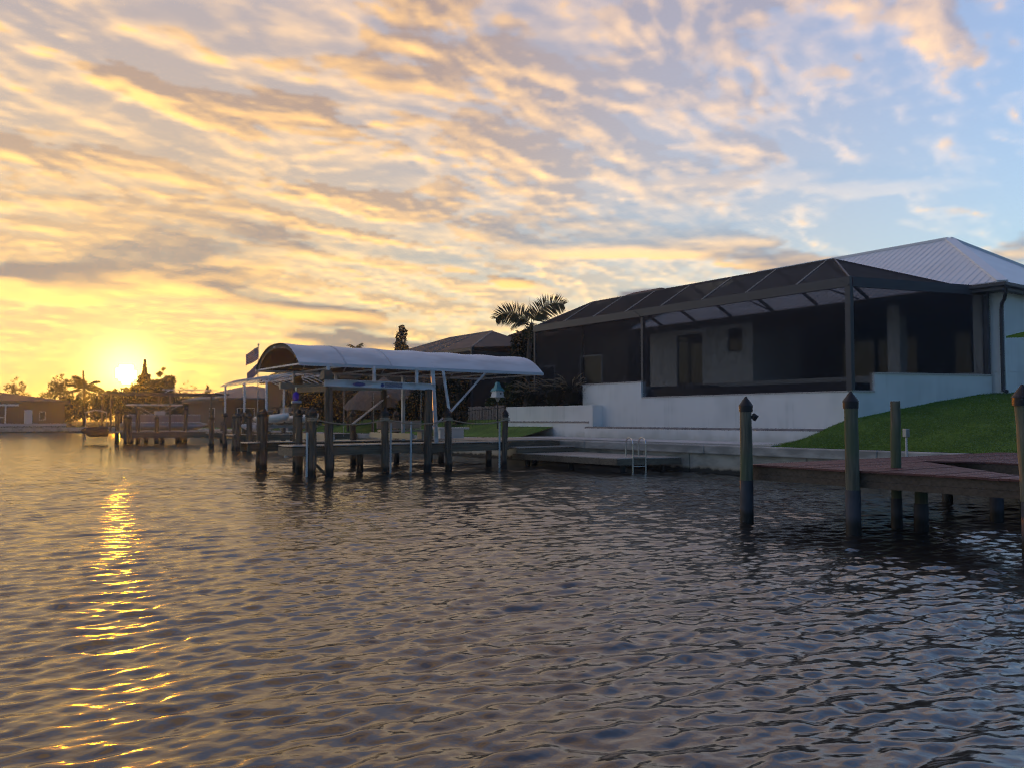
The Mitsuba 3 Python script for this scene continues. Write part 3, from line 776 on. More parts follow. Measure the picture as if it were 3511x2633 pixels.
sg = put('emblem', MB().plate([front(2.28 + 0.24 * math.cos(t), 2.945 + 0.065 * math.sin(t)) for t in np.linspace(0, 2 * np.pi, 18)[:-1]], 0.006), 'mat_blue_print', bm)
put('emblem', MB().plate([front(3.16 + 0.07 * math.cos(t), 2.935 + 0.06 * math.sin(t)) for t in np.linspace(0, 2 * np.pi, 14)[:-1]], 0.006), 'mat_blue_print', bm)
put('print_panel', MB().plate([front(3.25, 2.87), front(3.25, 3.02), front(3.93, 3.02), front(3.93, 2.87)], 0.004), 'mat_grey_print', bm)
put('beam', MB().bar(K(4.62, 1.2, 3.02), K(4.62, 5.7, 3.05), 0.14, 0.22), 'mat_galvanised', bl)
put('cross_beam', MB().bar(K(0.1, 1.2, 2.78), K(4.6, 1.85, 2.88), 0.1, 0.18), 'mat_fascia', bl)
for s, (p, q, z) in enumerate(((4.62, 1.87, 3.10), (0.0, 1.12, 3.06))):
    p_ = K(p, q, z)
    put('motor', MB().mesh(trimesh.convex.convex_hull(np.array([[p_[0] + x * (0.14 if zz else 0.2), p_[1] + y * (0.11 if zz else 0.18), p_[2] + zz * 0.3] for x in (-1, 1) for y in (-1, 1) for zz in (0, 1)]))), 'mat_motor', bl)
for p, q in ((0.0, 1.75), (0.0, 4.7), (4.62, 1.9), (4.62, 5.1)):
    put('cable', MB().bar(K(p, q, 1.25), K(p, q, 2.85), 0.014), 'mat_galvanised', bl)
for q in (1.75, 4.85):
    put('cradle_beam', MB().bar(K(0.9, q, 1.2), K(4.5, q + 0.1, 1.2), 0.14, 0.2), 'mat_galvanised', bl)

cp = thing('canopy', 'arched white fabric canopy over the boat lift', 'canopy')
CP0, CP1, CQ0, CQ1, CZ0, CZ1 = 0.45, 4.85, 0.35, 10.7, 3.60, 4.37
prof = []
for k in range(25):
    x = -1 + 2 * k / 24
    prof.append((CP0 + (CP1 - CP0) * (x + 1) / 2, CZ0 + (CZ1 - CZ0) * (1 - abs(x) ** 2.6)))
qs = np.linspace(CQ0, CQ1, 41)
v = []
for q in qs:
    for (p, z) in prof:
        sag = -0.035 * math.sin(math.pi * ((q - CQ0) / 1.68 % 1.0)) ** 2
        v.append(K(p, q, z + sag + 0.03 * (q - CQ0) / 10))
npf = len(prof)
i, j = np.meshgrid(np.arange(len(qs) - 1), np.arange(npf - 1), indexing='ij')
fq = np.stack([i * npf + j, i * npf + j + 1, (i + 1) * npf + j + 1, (i + 1) * npf + j], -1).reshape(-1, 4)
fab = MB().add(v, fq)
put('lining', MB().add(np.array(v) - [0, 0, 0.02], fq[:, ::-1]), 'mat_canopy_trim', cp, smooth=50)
put('fabric', fab, 'mat_canopy', cp, smooth=50)
seam = MB()
for q in np.linspace(CQ0 + 1.68, CQ1 - 1.68, 5):
    seam.add([x for (p, z) in prof for x in (K(p, q - 0.03, z + 0.012), K(p, q + 0.03, z + 0.012))], [[2 * k, 2 * k + 1, 2 * k + 3, 2 * k + 2] for k in range(npf - 1)])
put('seam', seam, 'mat_canopy_seam', cp, smooth=50, kind='stuff')
for p in (CP0, CP1):
    put('valance', MB().bar(K(p, CQ0, CZ0 - 0.035), K(p, CQ1, CZ0 - 0.005), 0.03, 0.11), 'mat_canopy', cp)
put('end_flap', MB().add([x for (p, z) in prof for x in (K(p, CQ0 + 0.05, z - 0.02), K(p, CQ0 + 0.05, max(CZ0 - 0.05, z - 0.16)))], [[2 * k, 2 * k + 2, 2 * k + 3, 2 * k + 1] for k in range(npf - 1)]), 'mat_canopy_trim', cp)
for q in np.linspace(CQ0 + 0.1, CQ1 - 0.1, 7):
    put('rib', MB().tube([K(p, q, z - 0.05) for (p, z) in prof[::2]], 0.022, 6), 'mat_white_metal', cp, smooth=60)
    put('tie_bar', MB().bar(K(CP0 + 0.05, q, CZ0 - 0.02), K(CP1 - 0.05, q, CZ0 - 0.02), 0.05), 'mat_white_metal', cp)
for p, z in ((CP0 + 0.03, CZ0 - 0.04), (CP1 - 0.03, CZ0 - 0.04), (2.85, CZ1 - 0.1)):
    put('purlin', MB().bar(K(p, CQ0, z), K(p, CQ1, z), 0.06), 'mat_white_metal', cp)
for q in (1.35, 3.05, 4.75):
    put('post', MB().bar(K(0.42, q, 3.07), K(0.42, q, 3.57), 0.09), 'mat_white_metal', cp)
    put('post', MB().bar(K(4.62, q + 0.4, 3.17), K(4.62, q + 0.4, 3.57), 0.09), 'mat_white_metal', cp)
put('post', MB().bar(K(0.35, 5.55, 0.955), K(0.4, 5.40, 3.56), 0.13), 'mat_white_metal', cp)
put('post', MB().bar(K(4.5, 6.4, 0.955), K(4.5, 6.4, 3.56), 0.12), 'mat_white_metal', cp)
put('post', MB().bar(K(-0.05, 5.86, 2.05), K(0.3, 5.80, 3.52), 0.075), 'mat_white_metal', cp)
put('brace', MB().bar(K(-0.05, 5.88, 2.04), K(0.5, 7.85, 3.56), 0.055), 'mat_white_metal', cp)
put('brace', MB().bar(K(0.2, 5.75, 1.85), K(0.25, 5.15, 1.42), 0.055), 'mat_white_metal', cp)
put('brace', MB().bar(K(4.55, 5.75, 2.75), K(4.5, 4.1, 1.6), 0.06), 'mat_white_metal', cp)
put('switch_box', MB().box(*[x for x in (K(0.25, 5.32, 0)[0], K(0.4, 5.32, 0)[0], K(0, 5.2, 0)[1], K(0, 5.36, 0)[1])], 1.85, 2.12, 0.01), 'mat_galvanised', cp)
mat('mat_blue_print', prin((0.05, 0.06, 0.22), 0.5))
mat('mat_grey_print', prin(tex(lambda p, n, uv: mx((0.34, 0.34, 0.38), (0.12, 0.12, 0.2), mikit.cell_rand((p.x * BX[0] + p.y * BX[1]) * 16, p.z * 34, 0))), 0.5))
mat('mat_canopy_seam', prin((0.42, 0.43, 0.46), 0.6))
mat('mat_roof_cap', prin((0.72, 0.73, 0.75), 0.4))
mat('mat_motor', prin((0.06, 0.06, 0.045), 0.5))
mat('mat_rafter', prin((0.30, 0.295, 0.28), 0.4))
mat('mat_bluebag', prin((0.07, 0.02, 0.45), 0.6))
by = thing('buoy', 'bright blue buoy hanging on the lift beside the dock', 'buoy')
p_ = K(1.2, 0.55, 0)
put('ball', MB().mesh(trimesh.creation.icosphere(2, 0.11).apply_transform(trimesh.transformations.scale_and_translate([1, 1, 1.35], [p_[0], p_[1], 2.55]))), 'mat_bluebag', by, smooth=True)
put('hook', MB().tube([(p_[0], p_[1], 2.72), (p_[0], p_[1], 2.86)], 0.02, 6), 'mat_chrome', by, smooth=40)
put('rail', MB().tube([(p_[0], p_[1] - 0.15, 2.36), (p_[0], p_[1] + 0.18, 2.36)], 0.045, 8), 'mat_chrome', by, smooth=40)
db = thing('dock_box', 'white dock box with overhanging lid at the back of the grey dock', 'dock box')
p_ = K(6.0, 10.6, 0)
put('chest', MB().box(31.0, 31.6, 17.9, 19.1, 0.93, 1.36, 0.015), 'mat_white_paint', db)
put('lid', MB().box(30.93, 31.67, 17.8, 19.35, 1.362, 1.45, 0.02), 'mat_white_paint', db)
bn = thing('bench', 'low grey bench seat standing on the far walkway of the grey dock', 'bench')
put('seat', MB().box(29.9, 30.4, 14.6, 16.6, 1.30, 1.38, 0.01), 'mat_deck_grey', bn)
put('backrest', MB().box(30.42, 30.47, 14.6, 16.6, 1.42, 1.75, 0.01), 'mat_deck_grey', bn)
for b in (14.7, 16.4):
    put('leg', MB().box(29.95, 30.35, b, b + 0.09, 0.95, 1.298), 'mat_deck_grey', bn)

# ------------------------------------------------------------------ plant makers
def frond(m, base, az, elev, length, droop, n, ll, w, rng_, hang=0.5, lean=0.0, planar=None):
    """Adds a pinnate palm frond to m: a curved rachis with leaflets on both sides."""
    base = np.array(base, float)
    h_ = np.array([math.cos(az), math.sin(az), 0.0])
    side_ = np.array([-h_[1], h_[0], 0.0])
    steps = 14
    p, e, pts = base.copy(), elev, [base.copy()]
    for k in range(steps):
        p = p + (h_ * math.cos(e) + np.array([0, 0, math.sin(e)])) * length / steps
        e -= droop / steps * (0.4 + 1.2 * k / steps)
        pts.append(p.copy())
    pts = np.array(pts)
    m.tube(pts, np.linspace(0.022, 0.006, len(pts)) * length / 2.5, 4, cap=False)
    tan = np.gradient(pts, axis=0)
    tan /= np.linalg.norm(tan, axis=1, keepdims=True)
    vv, ff = [], []
    for k in range(n):
        t = 0.12 + 0.88 * k / (n - 1)
        x = t * (len(pts) - 1)
        i0 = min(int(x), len(pts) - 2)
        c = pts[i0] + (pts[i0 + 1] - pts[i0]) * (x - i0)
        tg = tan[i0]
        upv = np.cross(side_, tg)
        L_ = ll * (0.45 + 0.75 * math.sin(math.pi * (0.18 + 0.76 * t))) * rng_.uniform(0.85, 1.1)
        for s in (-1, 1):
            if planar is not None:
                d_ = s * (-upv if upv[2] < 0 else upv) * 1.0 + 0.55 * tg + side_ * rng_.normal(0, 0.25) + rng_.normal(0, 0.10, 3) + np.array([0, 0, -0.25])
            else:
                d_ = s * side_ * rng_.uniform(0.75, 1.0) + 0.6 * tg + np.array([0, 0, -hang * rng_.uniform(0.5, 1.2)]) + rng_.normal(0, 0.06, 3)
            d_ /= np.linalg.norm(d_)
            tip = c + d_ * L_ + np.array([0, 0, -0.10 * L_])
            ww = tg * w
            mid = c + d_ * L_ * 0.45
            b0 = len(vv)
            vv += [c - ww * 0.5, c + ww * 0.5, mid + ww, mid - ww, tip]
            ff += [[b0, b0 + 1, b0 + 2], [b0, b0 + 2, b0 + 3], [b0 + 3, b0 + 2, b0 + 4]]
    m.add(vv, ff)


def palm(label, a, b, z0, h_, n, length, seed, ll=0.55, w=0.022, trunk=0.14, name='palm_tree', group=None, specs=None):
    rr = np.random.default_rng(seed)
    t = thing(name, label, 'palm tree', group)
    lean = rr.normal(0, 0.05, 2)
    zz = np.linspace(0, 1, 9)
    pts = np.stack([a + lean[0] * h_ * zz ** 2, b + lean[1] * h_ * zz ** 2, z0 - 0.2 + (h_ + 0.2) * zz], 1)
    put('trunk', MB().tube(pts, trunk * (1.25 - 0.45 * zz) * (1 + 0.06 * (np.arange(9) % 2)), 10), 'mat_bark', t, smooth=60)
    top_ = pts[-1]
    specs = specs or [(2 * np.pi * k / n * 2.4 + rr.uniform(-0.3, 0.3), rr.uniform(-0.35, 1.15), length * rr.uniform(0.8, 1.1), rr.uniform(1.0, 1.9)) for k in range(n)]
    for (az, el, le, dr_) in specs:
        m = MB()
        frond(m, top_, az, el, le, dr_, max(14, int(30 * le / 2.0)), ll, w, rr)
        put('frond', m, 'mat_palm', t)
    return t, top_


def leaves(m, centers, radii, n, size, seed, flat=0.75):
    """Adds n leaf-sized faces spread over the outer part of ellipsoid clumps."""
    rr = np.random.default_rng(seed)
    centers, radii = np.array(centers, float), np.array(radii, float)
    if radii.ndim == 1:
        radii = np.stack([radii, radii, radii * flat], 1)
    wgt = radii.prod(1) ** (2 / 3)
    k = rr.choice(len(centers), n, p=wgt / wgt.sum())
    d_ = rr.normal(0, 1, (n, 3))
    d_ /= np.linalg.norm(d_, axis=1, keepdims=True)
    p = centers[k] + d_ * radii[k] * (rr.uniform(0.25, 1.0, (n, 1)) ** 0.5) * rr.uniform(0.85, 1.12, (n, 1))
    u_ = rr.normal(0, 1, (n, 3))
    u_ /= np.linalg.norm(u_, axis=1, keepdims=True)
    w_ = np.cross(u_, rr.normal(0, 1, (n, 3)))
    w_ /= np.linalg.norm(w_, axis=1, keepdims=True)
    s = size * rr.uniform(0.6, 1.3, (n, 1))
    v = np.stack([p - u_ * s, p + w_ * s * 0.45, p + u_ * s, p - w_ * s * 0.45], 1).reshape(-1, 3)
    q = np.arange(4 * n).reshape(-1, 4)
    m.add(v, q)


def tree(label, a, b, z0, h_, crown, seed, n=2500, size=0.22, material='mat_leaf_dark', name='tree', cat='tree', group=None, trunk=0.16, crown_from=0.35, spire=False, sparse=False):
    """Trunk with limbs and a crown of leaf clumps; crown is its half-width."""
    rr = np.random.default_rng(seed)
    t = thing(name, label, cat, group)
    m = MB()
    tip = np.array([a + rr.normal(0, 0.1), b + rr.normal(0, 0.1), z0 + h_ * (0.98 if spire else 0.8)])
    base = np.array([a, b, z0 - 0.2])
    s = np.linspace(0, 1, 7)[:, None]
    m.tube(base + (tip - base) * s + rr.normal(0, 0.04, (7, 3)) * [1, 1, 0], trunk * (1.1 - 0.85 * s[:, 0]), 8)
    cs, rs = [], []
    nb = 9 if not spire else 14
    for k in range(nb):
        f = crown_from + (1 - crown_from) * (k + 0.5) / nb
        az = 2.4 * k + rr.uniform(-0.4, 0.4)
        wd = crown * (math.sin(math.pi * min(0.97, 0.25 + 0.72 * (f - crown_from) / (1 - crown_from))) if not spire else 1.05 - 0.9 * (f - crown_from) / (1 - crown_from))
        o = base + (tip - base) * min(1.0, f * 0.85)
        e_ = np.array([a + wd * 0.65 * math.cos(az), b + wd * 0.65 * math.sin(az), z0 + h_ * f])
        mid = (o + e_) / 2 + [0, 0, -0.05 * h_]
        m.tube([o, mid, e_], [trunk * 0.4, trunk * 0.28, trunk * 0.1], 5)
        cs.append(e_)
        rs.append(wd * (rr.uniform(0.38, 0.62) if sparse else rr.uniform(0.5, 0.72)))
        if not spire:
            cs.append(e_ + rr.normal(0, 0.3, 3) * wd)
            rs.append(wd * rr.uniform(0.22, 0.42))
    put('trunk', m, 'mat_bark', t, smooth=60)
    if not sparse:
        for f in ((0.35, 0.6, 0.8) if not spire else (0.3, 0.55, 0.8)):
            f = crown_from + (1 - crown_from) * f
            cs.append(base + (tip - base) * min(1, f))
            rs.append(crown * (0.72 if not spire else 0.75 * (1.05 - f)))
    lv = MB()
    leaves(lv, cs, rs, n, size, seed + 1)
    put('crown', lv, material, t)
    return t


def shrub(label, a, b, z0, h_, wd, seed, n=900, size=0.16, material='mat_leaf_dark', group=None, name='shrub', depth=None):
    rr = np.random.default_rng(seed)
    t = thing(name, label, 'shrub', group)
    m = MB()
    cs, rs = [], []
    for k in range(8):
        c = np.array([a + rr.uniform(-0.6, 0.6) * wd, b + rr.uniform(-0.6, 0.6) * (depth or wd), z0 + h_ * rr.uniform(0.35, 0.8)])
        m.tube([(a + 0.3 * (c[0] - a), b + 0.3 * (c[1] - b), z0 - 0.1), tuple(c)], [0.03, 0.012], 5)
        cs.append(c)
        rs.append([wd * 0.45, (depth or wd) * 0.45, h_ * rr.uniform(0.25, 0.38)])
    put('stem', m, 'mat_bark', t)
    lv = MB()
    leaves(lv, cs, rs, n, size, seed + 1)
    put('foliage', lv, material, t)
    return t


def cypress():
    rr = np.random.default_rng(233)
    t = thing('cypress_tree', 'slim columnar cypress above the canopy', 'tree')
    put('trunk', MB().tube([(70, 36, 0.7), (70, 36.05, 6), (70, 36, 10.4)], [0.16, 0.12, 0.03], 8), 'mat_bark', t, smooth=60)
    cs, rs = [], []
    for k in range(22):
        f = k / 21
        w_ = 0.85 * (0.75 if f < 0.12 else 1.0 - 0.62 * max(0, f - 0.55) / 0.45) * rr.uniform(0.8, 1.15)
        cs.append((70 + rr.normal(0, 0.10), 36 + rr.normal(0, 0.12), 2.5 + 7.9 * f))
        rs.append((w_, w_, 0.55))
    lv = MB()
    leaves(lv, cs, rs, 6500, 0.15, 234)
    put('crown', lv, 'mat_leaf_dark', t)


# ------------------------------------------------------------------ ornamental grasses in the planter
def fountain_grass(label, a, b, z0, h_, seed):
    rr = np.random.default_rng(seed)
    t = thing('fountain_grass', label, 'grass plant', 'tufts of fountain grass in the planter')
    m, pm = MB(), MB()
    for k in range(650):
        az, el = rr.uniform(0, 2 * np.pi), rr.uniform(1.0, 1.55)
        L_ = h_ * rr.uniform(0.6, 1.25)
        p = np.array([a + rr.normal(0, 0.10), b + rr.normal(0, 0.07), z0])
        pts, e = [p], el
        for s in range(7):
            p = p + np.array([math.cos(az) * math.cos(e), math.sin(az) * math.cos(e), math.sin(e)]) * L_ / 7
            e -= rr.uniform(0.08, 0.36)
            pts.append(p)
        pts = np.array(pts)
        sd = np.array([-math.sin(az), math.cos(az), 0]) * 0.019
        w_ = np.linspace(1, 0.1, len(pts))[:, None]
        v = np.concatenate([pts - sd * w_, pts + sd * w_])
        n_ = len(pts)
        m.add(v, [[i_, i_ + 1, n_ + i_ + 1, n_ + i_] for i_ in range(n_ - 1)])
    for k in range(34):
        az, el = rr.uniform(0, 2 * np.pi), rr.uniform(0.95, 1.5)
        L_ = h_ * rr.uniform(1.0, 1.4)
        p, pts, e = np.array([a, b, z0 + 0.1]), [], el
        for s in range(9):
            p = p + np.array([math.cos(az) * math.cos(e), math.sin(az) * math.cos(e), math.sin(e)]) * L_ / 9
            e -= 0.04 + 0.035 * s
            pts.append(p)
        pts = np.array(pts)
        m.tube(pts, 0.004, 3, cap=False)
        pm.tube(pts[5:], [0.010, 0.026, 0.022, 0.008], 6)
    put('blades', m, 'mat_fountain', t, kind='stuff')
    put('plumes', pm, 'mat_plume', t, kind='stuff')


fountain_grass('fountain grass tuft in the planter, farthest from the pool wall', 33.6, 24.85, 2.36, 1.35, 1)
fountain_grass('middle fountain grass tuft in the white planter', 31.9, 24.9, 2.36, 1.5, 2)
fountain_grass('fountain grass tuft in the planter beside the high wall section', 30.5, 24.9, 2.36, 1.5, 3)

# ------------------------------------------------------------------ neighbour's lot beyond the planter
def nl_z(a, b):
    return 0.945 + 0.85 * sst(21.8, 26.5, b) + 0.05 * (meshkit.fbm(np.stack([a * 0.5, b * 0.5, 0 * a], -1), 2, 9) - 0.5) * sst(21.7, 23, b)


ga, gb = np.meshgrid(np.linspace(31.4, 62, 60), np.linspace(21.68, 30, 30), indexing='ij')
n0, n1 = ga.shape
i, j = np.meshgrid(np.arange(n0 - 1), np.arange(n1 - 1), indexing='ij')
q = np.stack([i * n1 + j, (i + 1) * n1 + j, (i + 1) * n1 + j + 1, i * n1 + j + 1], -1).reshape(-1, 4)
put('lawn', MB().add(np.stack([ga, gb, nl_z(ga, gb)], -1).reshape(-1, 3), q), 'mat_lawn', smooth=True, label='green lawn of the neighbouring lot beyond the boat lift', kind='structure')

PALM_M = []
t_, top_ = palm('tall palm with two arching fronds left of the pool cage', 36.6, 26.6, 1.7, 5.45, 8, 1.5, 11, specs=[
    (-0.9, 0.2, 1.2, 1.2), (2.6, -0.5, 1.3, 1.2), (3.6, -0.6, 1.3, 1.1), (1.2, 0.1, 1.2, 1.5), (-2.2, -0.4, 1.2, 1.3), (0.4, -0.5, 1.3, 1.2)])
rr = np.random.default_rng(3)
left, right_ = MB(), MB()
va = math.atan2(AX[0], BX[0])                 # the fronds spread across the canal view
frond(left, top_ + [0, 0, -0.1], math.atan2(BX[0], AX[0]) + math.pi, 0.82, 2.3, 1.9, 50, 0.70, 0.036, rr, planar=1)
frond(right_, top_ + [0, 0, -0.1], math.atan2(BX[0], AX[0]) + 0.12, 1.15, 2.35, 1.75, 52, 0.72, 0.036, rr, planar=1)
put('frond', left, 'mat_palm', t_)
put('frond', right_, 'mat_palm', t_)
put('spear_leaf', MB().tube([top_, top_ + [0.05, -0.02, 0.7], top_ + [0.12, -0.06, 1.45]], [0.022, 0.015, 0.004], 5), 'mat_palm', t_)
shrub('dense dark shrub under the tall palm', 37.0, 26.9, 1.7, 5.0, 0.85, 31, 4200, 0.16)
shrub('low leafy shrub behind the birdhouse', 40.5, 27.6, 1.8, 2.0, 1.4, 32, 1400, 0.15, 'mat_leaf')
for k, (a, b, hh, ww, lab) in enumerate(((47.0, 25.8, 2.4, 1.3, 'dark shrub in front of the tiki hut, nearest the birdhouse'), (50.0, 24.6, 2.2, 1.4, 'dark shrub below the middle of the tiki hut roof'), (53.5, 24.0, 2.0, 1.3, 'dark shrub at the far side of the tiki hut'), (43.8, 26.4, 2.6, 1.2, 'dark shrub between the picket fence and the tiki hut'), (57.5, 23.6, 2.6, 1.6, 'dark shrub beside the flagpole'), (45.0, 23.6, 1.7, 1.1, 'low dark shrub under the grey parasol'), (41.0, 24.4, 1.5, 1.0, 'low dark shrub on the lawn before the picket fence'))):
    shrub(lab, a, b, nl_z(np.array(a), np.array(b)) , hh, ww, 40 + k, 2200, 0.16)

bh = thing('birdhouse', 'white birdhouse with stepped teal roof on a dark post', 'birdhouse')
put('post', MB().tube([(35.6, 24.0, 1.2), (35.6, 24.0, 2.92)], 0.035, 8), 'mat_black', bh, smooth=40)
put('bracket', MB().tube([(35.6, 24.0, 2.72), (35.6, 24.0, 2.95)], [0.05, 0.16], 8), 'mat_galvanised', bh, smooth=40)
def frus(m, a, b, z0, z1, w0, w1):
    return m.mesh(trimesh.convex.convex_hull(np.array([(a + sx * w, b + sy * w, z) for z, w in ((z0, w0), (z1, w1)) for sx in (-1, 1) for sy in (-1, 1)])))
put('box', frus(MB(), 35.6, 24.0, 3.0, 3.27, 0.235, 0.22), 'mat_white_paint', bh)
put('base_board', MB().box(35.33, 35.87, 23.73, 24.27, 2.955, 2.998), 'mat_white_paint', bh)
put('roof', frus(frus(MB(), 35.6, 24.0, 3.273, 3.43, 0.275, 0.20), 35.6, 24.0, 3.431, 3.74, 0.155, 0.075), 'mat_teal', bh)
put('entrance_hole', MB().tube([(35.355, 24.04, 3.14), (35.372, 24.04, 3.14)], 0.045, 12), 'mat_black', bh)

fe = thing('picket_fence', 'pale wooden picket fence at the top of the neighbouring lawn', 'fence')
put('rail', MB().box(38.5, 46.0, 26.53, 26.57, 1.95, 2.03), 'mat_fence', fe)
put('rail', MB().box(38.5, 46.0, 26.53, 26.57, 2.33, 2.41), 'mat_fence', fe)
for a in np.arange(38.6, 46.0, 0.19):
    z0 = 1.72 + 0.02 * rng.normal()
    put('picket', MB().box(a, a + 0.12, 26.48, 26.525, z0, z0 + 0.86, 0.006), 'mat_fence', fe)
fe2 = thing('metal_fence', 'thin dark metal fence running down the lawn beside the picket fence', 'fence')
for z in (1.3, 2.35):
    put('rail', MB().bar((38.2, 22.2, z - 0.25), (38.2, 26.4, z + 0.15), 0.03), 'mat_black', fe2)
for b in np.arange(22.2, 26.45, 0.21):
    dz = 0.095 * (b - 22.2)
    put('bar', MB().bar((38.2, b, 0.9 + dz), (38.2, b, 2.2 + dz), 0.018), 'mat_black', fe2)

# ------------------------------------------------------------------ houses
def hip_house(label, a0, a1, b0, b1, z0, ze, ra0, ra1, rb, rz, wall, rmat, over=0.6, windows=(), door=None, name='house', group=None):
    t = thing(name, label, 'house', group)
    put('wall', MB().box(a0, a1, b0, b1, z0, ze), wall, t)
    A0, A1, B0, B1 = a0 - over, a1 + over, b0 - over, b1 + over
    m = MB()
    for ring in ([(A1, B0, ze), (A0, B0, ze), (ra0, rb, rz), (ra1, rb, rz)], [(A0, B0, ze), (A0, B1, ze), (ra0, rb, rz)], [(A0, B1, ze), (A1, B1, ze), (ra1, rb, rz), (ra0, rb, rz)], [(A1, B1, ze), (A1, B0, ze), (ra1, rb, rz)]):
        m.plate([(x, y, z + 0.16) for x, y, z in ring], 0.14)
    r_ = put('roof', m, rmat, t)
    for p, q in (((A0, B0, ze), (ra0, rb, rz)), ((ra0, rb, rz), (ra1, rb, rz)), ((ra1, rb, rz), (A1, B0, ze)), ((ra0, rb, rz), (A0, B1, ze)), ((A1, B1, ze), (ra1, rb, rz))):
        put('ridge_cap', MB().bar(np.array(p) + [0, 0, 0.18], np.array(q) + [0, 0, 0.18], 0.22, 0.10), rmat, r_)
    put('fascia', MB().box(A0, A1, B0 - 0.03, B0 - 0.002, ze - 0.12, ze + 0.13).box(A0 - 0.03, A0 - 0.002, B0, B1, ze - 0.12, ze + 0.13).box(A1 + 0.002, A1 + 0.03, B0, B1, ze - 0.12, ze + 0.13), 'mat_tan_wall', t)
    for face, u0, u1, w0, w1 in windows:            # face 'b' looks at the canal, 'a' looks at the camera
        if face == 'b':
            f_ = put('window', MB().box(u0, u1, b0 - 0.06, b0 - 0.002, w0, w1), 'mat_white_paint', t)
            put('pane', MB().box(u0 + 0.08, u1 - 0.08, b0 - 0.07, b0 - 0.061, w0 + 0.08, w1 - 0.08), 'mat_glass_dark', f_)
        else:
            f_ = put('window', MB().box(a0 - 0.06, a0 - 0.002, u0, u1, w0, w1), 'mat_white_paint', t)
            put('pane', MB().box(a0 - 0.07, a0 - 0.061, u0 + 0.08, u1 - 0.08, w0 + 0.08, w1 - 0.08), 'mat_glass_dark', f_)
    if door:
        put('door', MB().box(a0 - 0.05, a0 - 0.002, door[0], door[1], z0 + 0.1, door[2]), 'mat_white_paint', t)
    return t


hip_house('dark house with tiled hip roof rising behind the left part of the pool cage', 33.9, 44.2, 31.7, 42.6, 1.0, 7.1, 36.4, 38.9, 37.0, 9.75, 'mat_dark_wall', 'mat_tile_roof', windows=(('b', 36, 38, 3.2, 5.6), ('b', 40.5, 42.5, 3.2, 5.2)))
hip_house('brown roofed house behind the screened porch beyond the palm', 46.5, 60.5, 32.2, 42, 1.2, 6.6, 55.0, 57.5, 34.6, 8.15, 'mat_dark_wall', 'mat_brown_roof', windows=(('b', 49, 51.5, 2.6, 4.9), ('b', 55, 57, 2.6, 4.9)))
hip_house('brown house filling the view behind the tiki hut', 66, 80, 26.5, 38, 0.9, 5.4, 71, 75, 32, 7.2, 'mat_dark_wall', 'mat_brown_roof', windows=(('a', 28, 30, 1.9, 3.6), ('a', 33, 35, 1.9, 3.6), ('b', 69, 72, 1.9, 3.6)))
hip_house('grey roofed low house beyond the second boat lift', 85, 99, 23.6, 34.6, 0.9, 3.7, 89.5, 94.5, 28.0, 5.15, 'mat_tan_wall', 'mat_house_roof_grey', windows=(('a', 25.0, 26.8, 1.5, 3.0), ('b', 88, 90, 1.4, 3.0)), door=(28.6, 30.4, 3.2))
fh = hip_house('long low house with lanai across the far end of the canal', 132, 146, -8.0, 14.6, 0.9, 4.05, 137, 141, 2.0, 5.95, 'mat_tan_wall', 'mat_brown_roof', windows=(('a', 11.4, 12.2, 1.7, 2.9), ('a', 2.8, 4.6, 1.6, 3.2)), door=(9.6, 10.6, 3.1))
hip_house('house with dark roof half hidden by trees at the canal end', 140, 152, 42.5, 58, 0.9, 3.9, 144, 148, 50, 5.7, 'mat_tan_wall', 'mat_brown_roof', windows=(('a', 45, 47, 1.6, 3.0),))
mat('mat_house_roof_grey', prin((0.16, 0.155, 0.16), 0.75))
ln = thing('lanai', 'white framed lanai at the left end of the far house', 'lanai')
for b in (4.0, 7.2):
    put('post', MB().box(129.9, 130.05, b, b + 0.15, 0.9, 3.6), 'mat_white_paint', ln)
put('beam', MB().box(129.85, 130.1, 1.0, 8.8, 3.6, 3.85), 'mat_white_paint', ln)
put('rail', MB().box(129.93, 130.02, 1.0, 7.2, 2.0, 2.1), 'mat_white_paint', ln)
put('wall_cap', MB().box(129.2, 129.6, -60, 14.5, 0.85, 1.24), 'mat_stucco_far', parent=thing('garden_wall', 'low pale wall along the far bank in front of the far house', 'wall'))
mat('mat_stucco_far', prin((0.50, 0.48, 0.48), 0.8))
s2 = thing('seawall', 'low brown seawall at the far end of the canal', 'seawall')
for b in np.arange(-80, 21, 8.0):
    put('panel', MB().box(128.3, 128.55, b + 0.02, b + 7.98, -2.0, 0.75), 'mat_seawall', s2)

# brown cage in front of the brown house
bc = thing('porch_cage', 'brown screened porch with pale ridge lines beyond the palm', 'pool cage')
for a in (43.0, 46.0, 49.0, 52.0, 55.0, 57.6):
    put('post', MB().box(a - 0.05, a + 0.05, 27.0, 27.1, 1.6, 6.05), 'mat_bronze', bc)
put('beam', MB().box(42.9, 57.7, 26.98, 27.12, 6.05, 6.25), 'mat_bronze', bc)
E0, E1 = (42.95, 27.05, 6.25), (57.65, 27.05, 6.25)
R0, R1, RB1, RB0 = (45.2, 30.1, 7.62), (50.8, 30.1, 7.62), (57.65, 32.0, 6.6), (42.95, 32.0, 6.6)
put('roof_panel', MB().plate([E1, E0, R0, R1], 0.03), 'mat_brown_roof', bc)
put('roof_panel', MB().plate([E0, RB0, R0], 0.03), 'mat_brown_roof', bc)
put('roof_panel', MB().plate([RB1, E1, R1], 0.03), 'mat_brown_roof', bc)
put('roof_panel', MB().plate([RB0, RB1, R1, R0], 0.03), 'mat_brown_roof', bc)
up_ = lambda p: np.array(p) + [0, -0.02, 0.05]
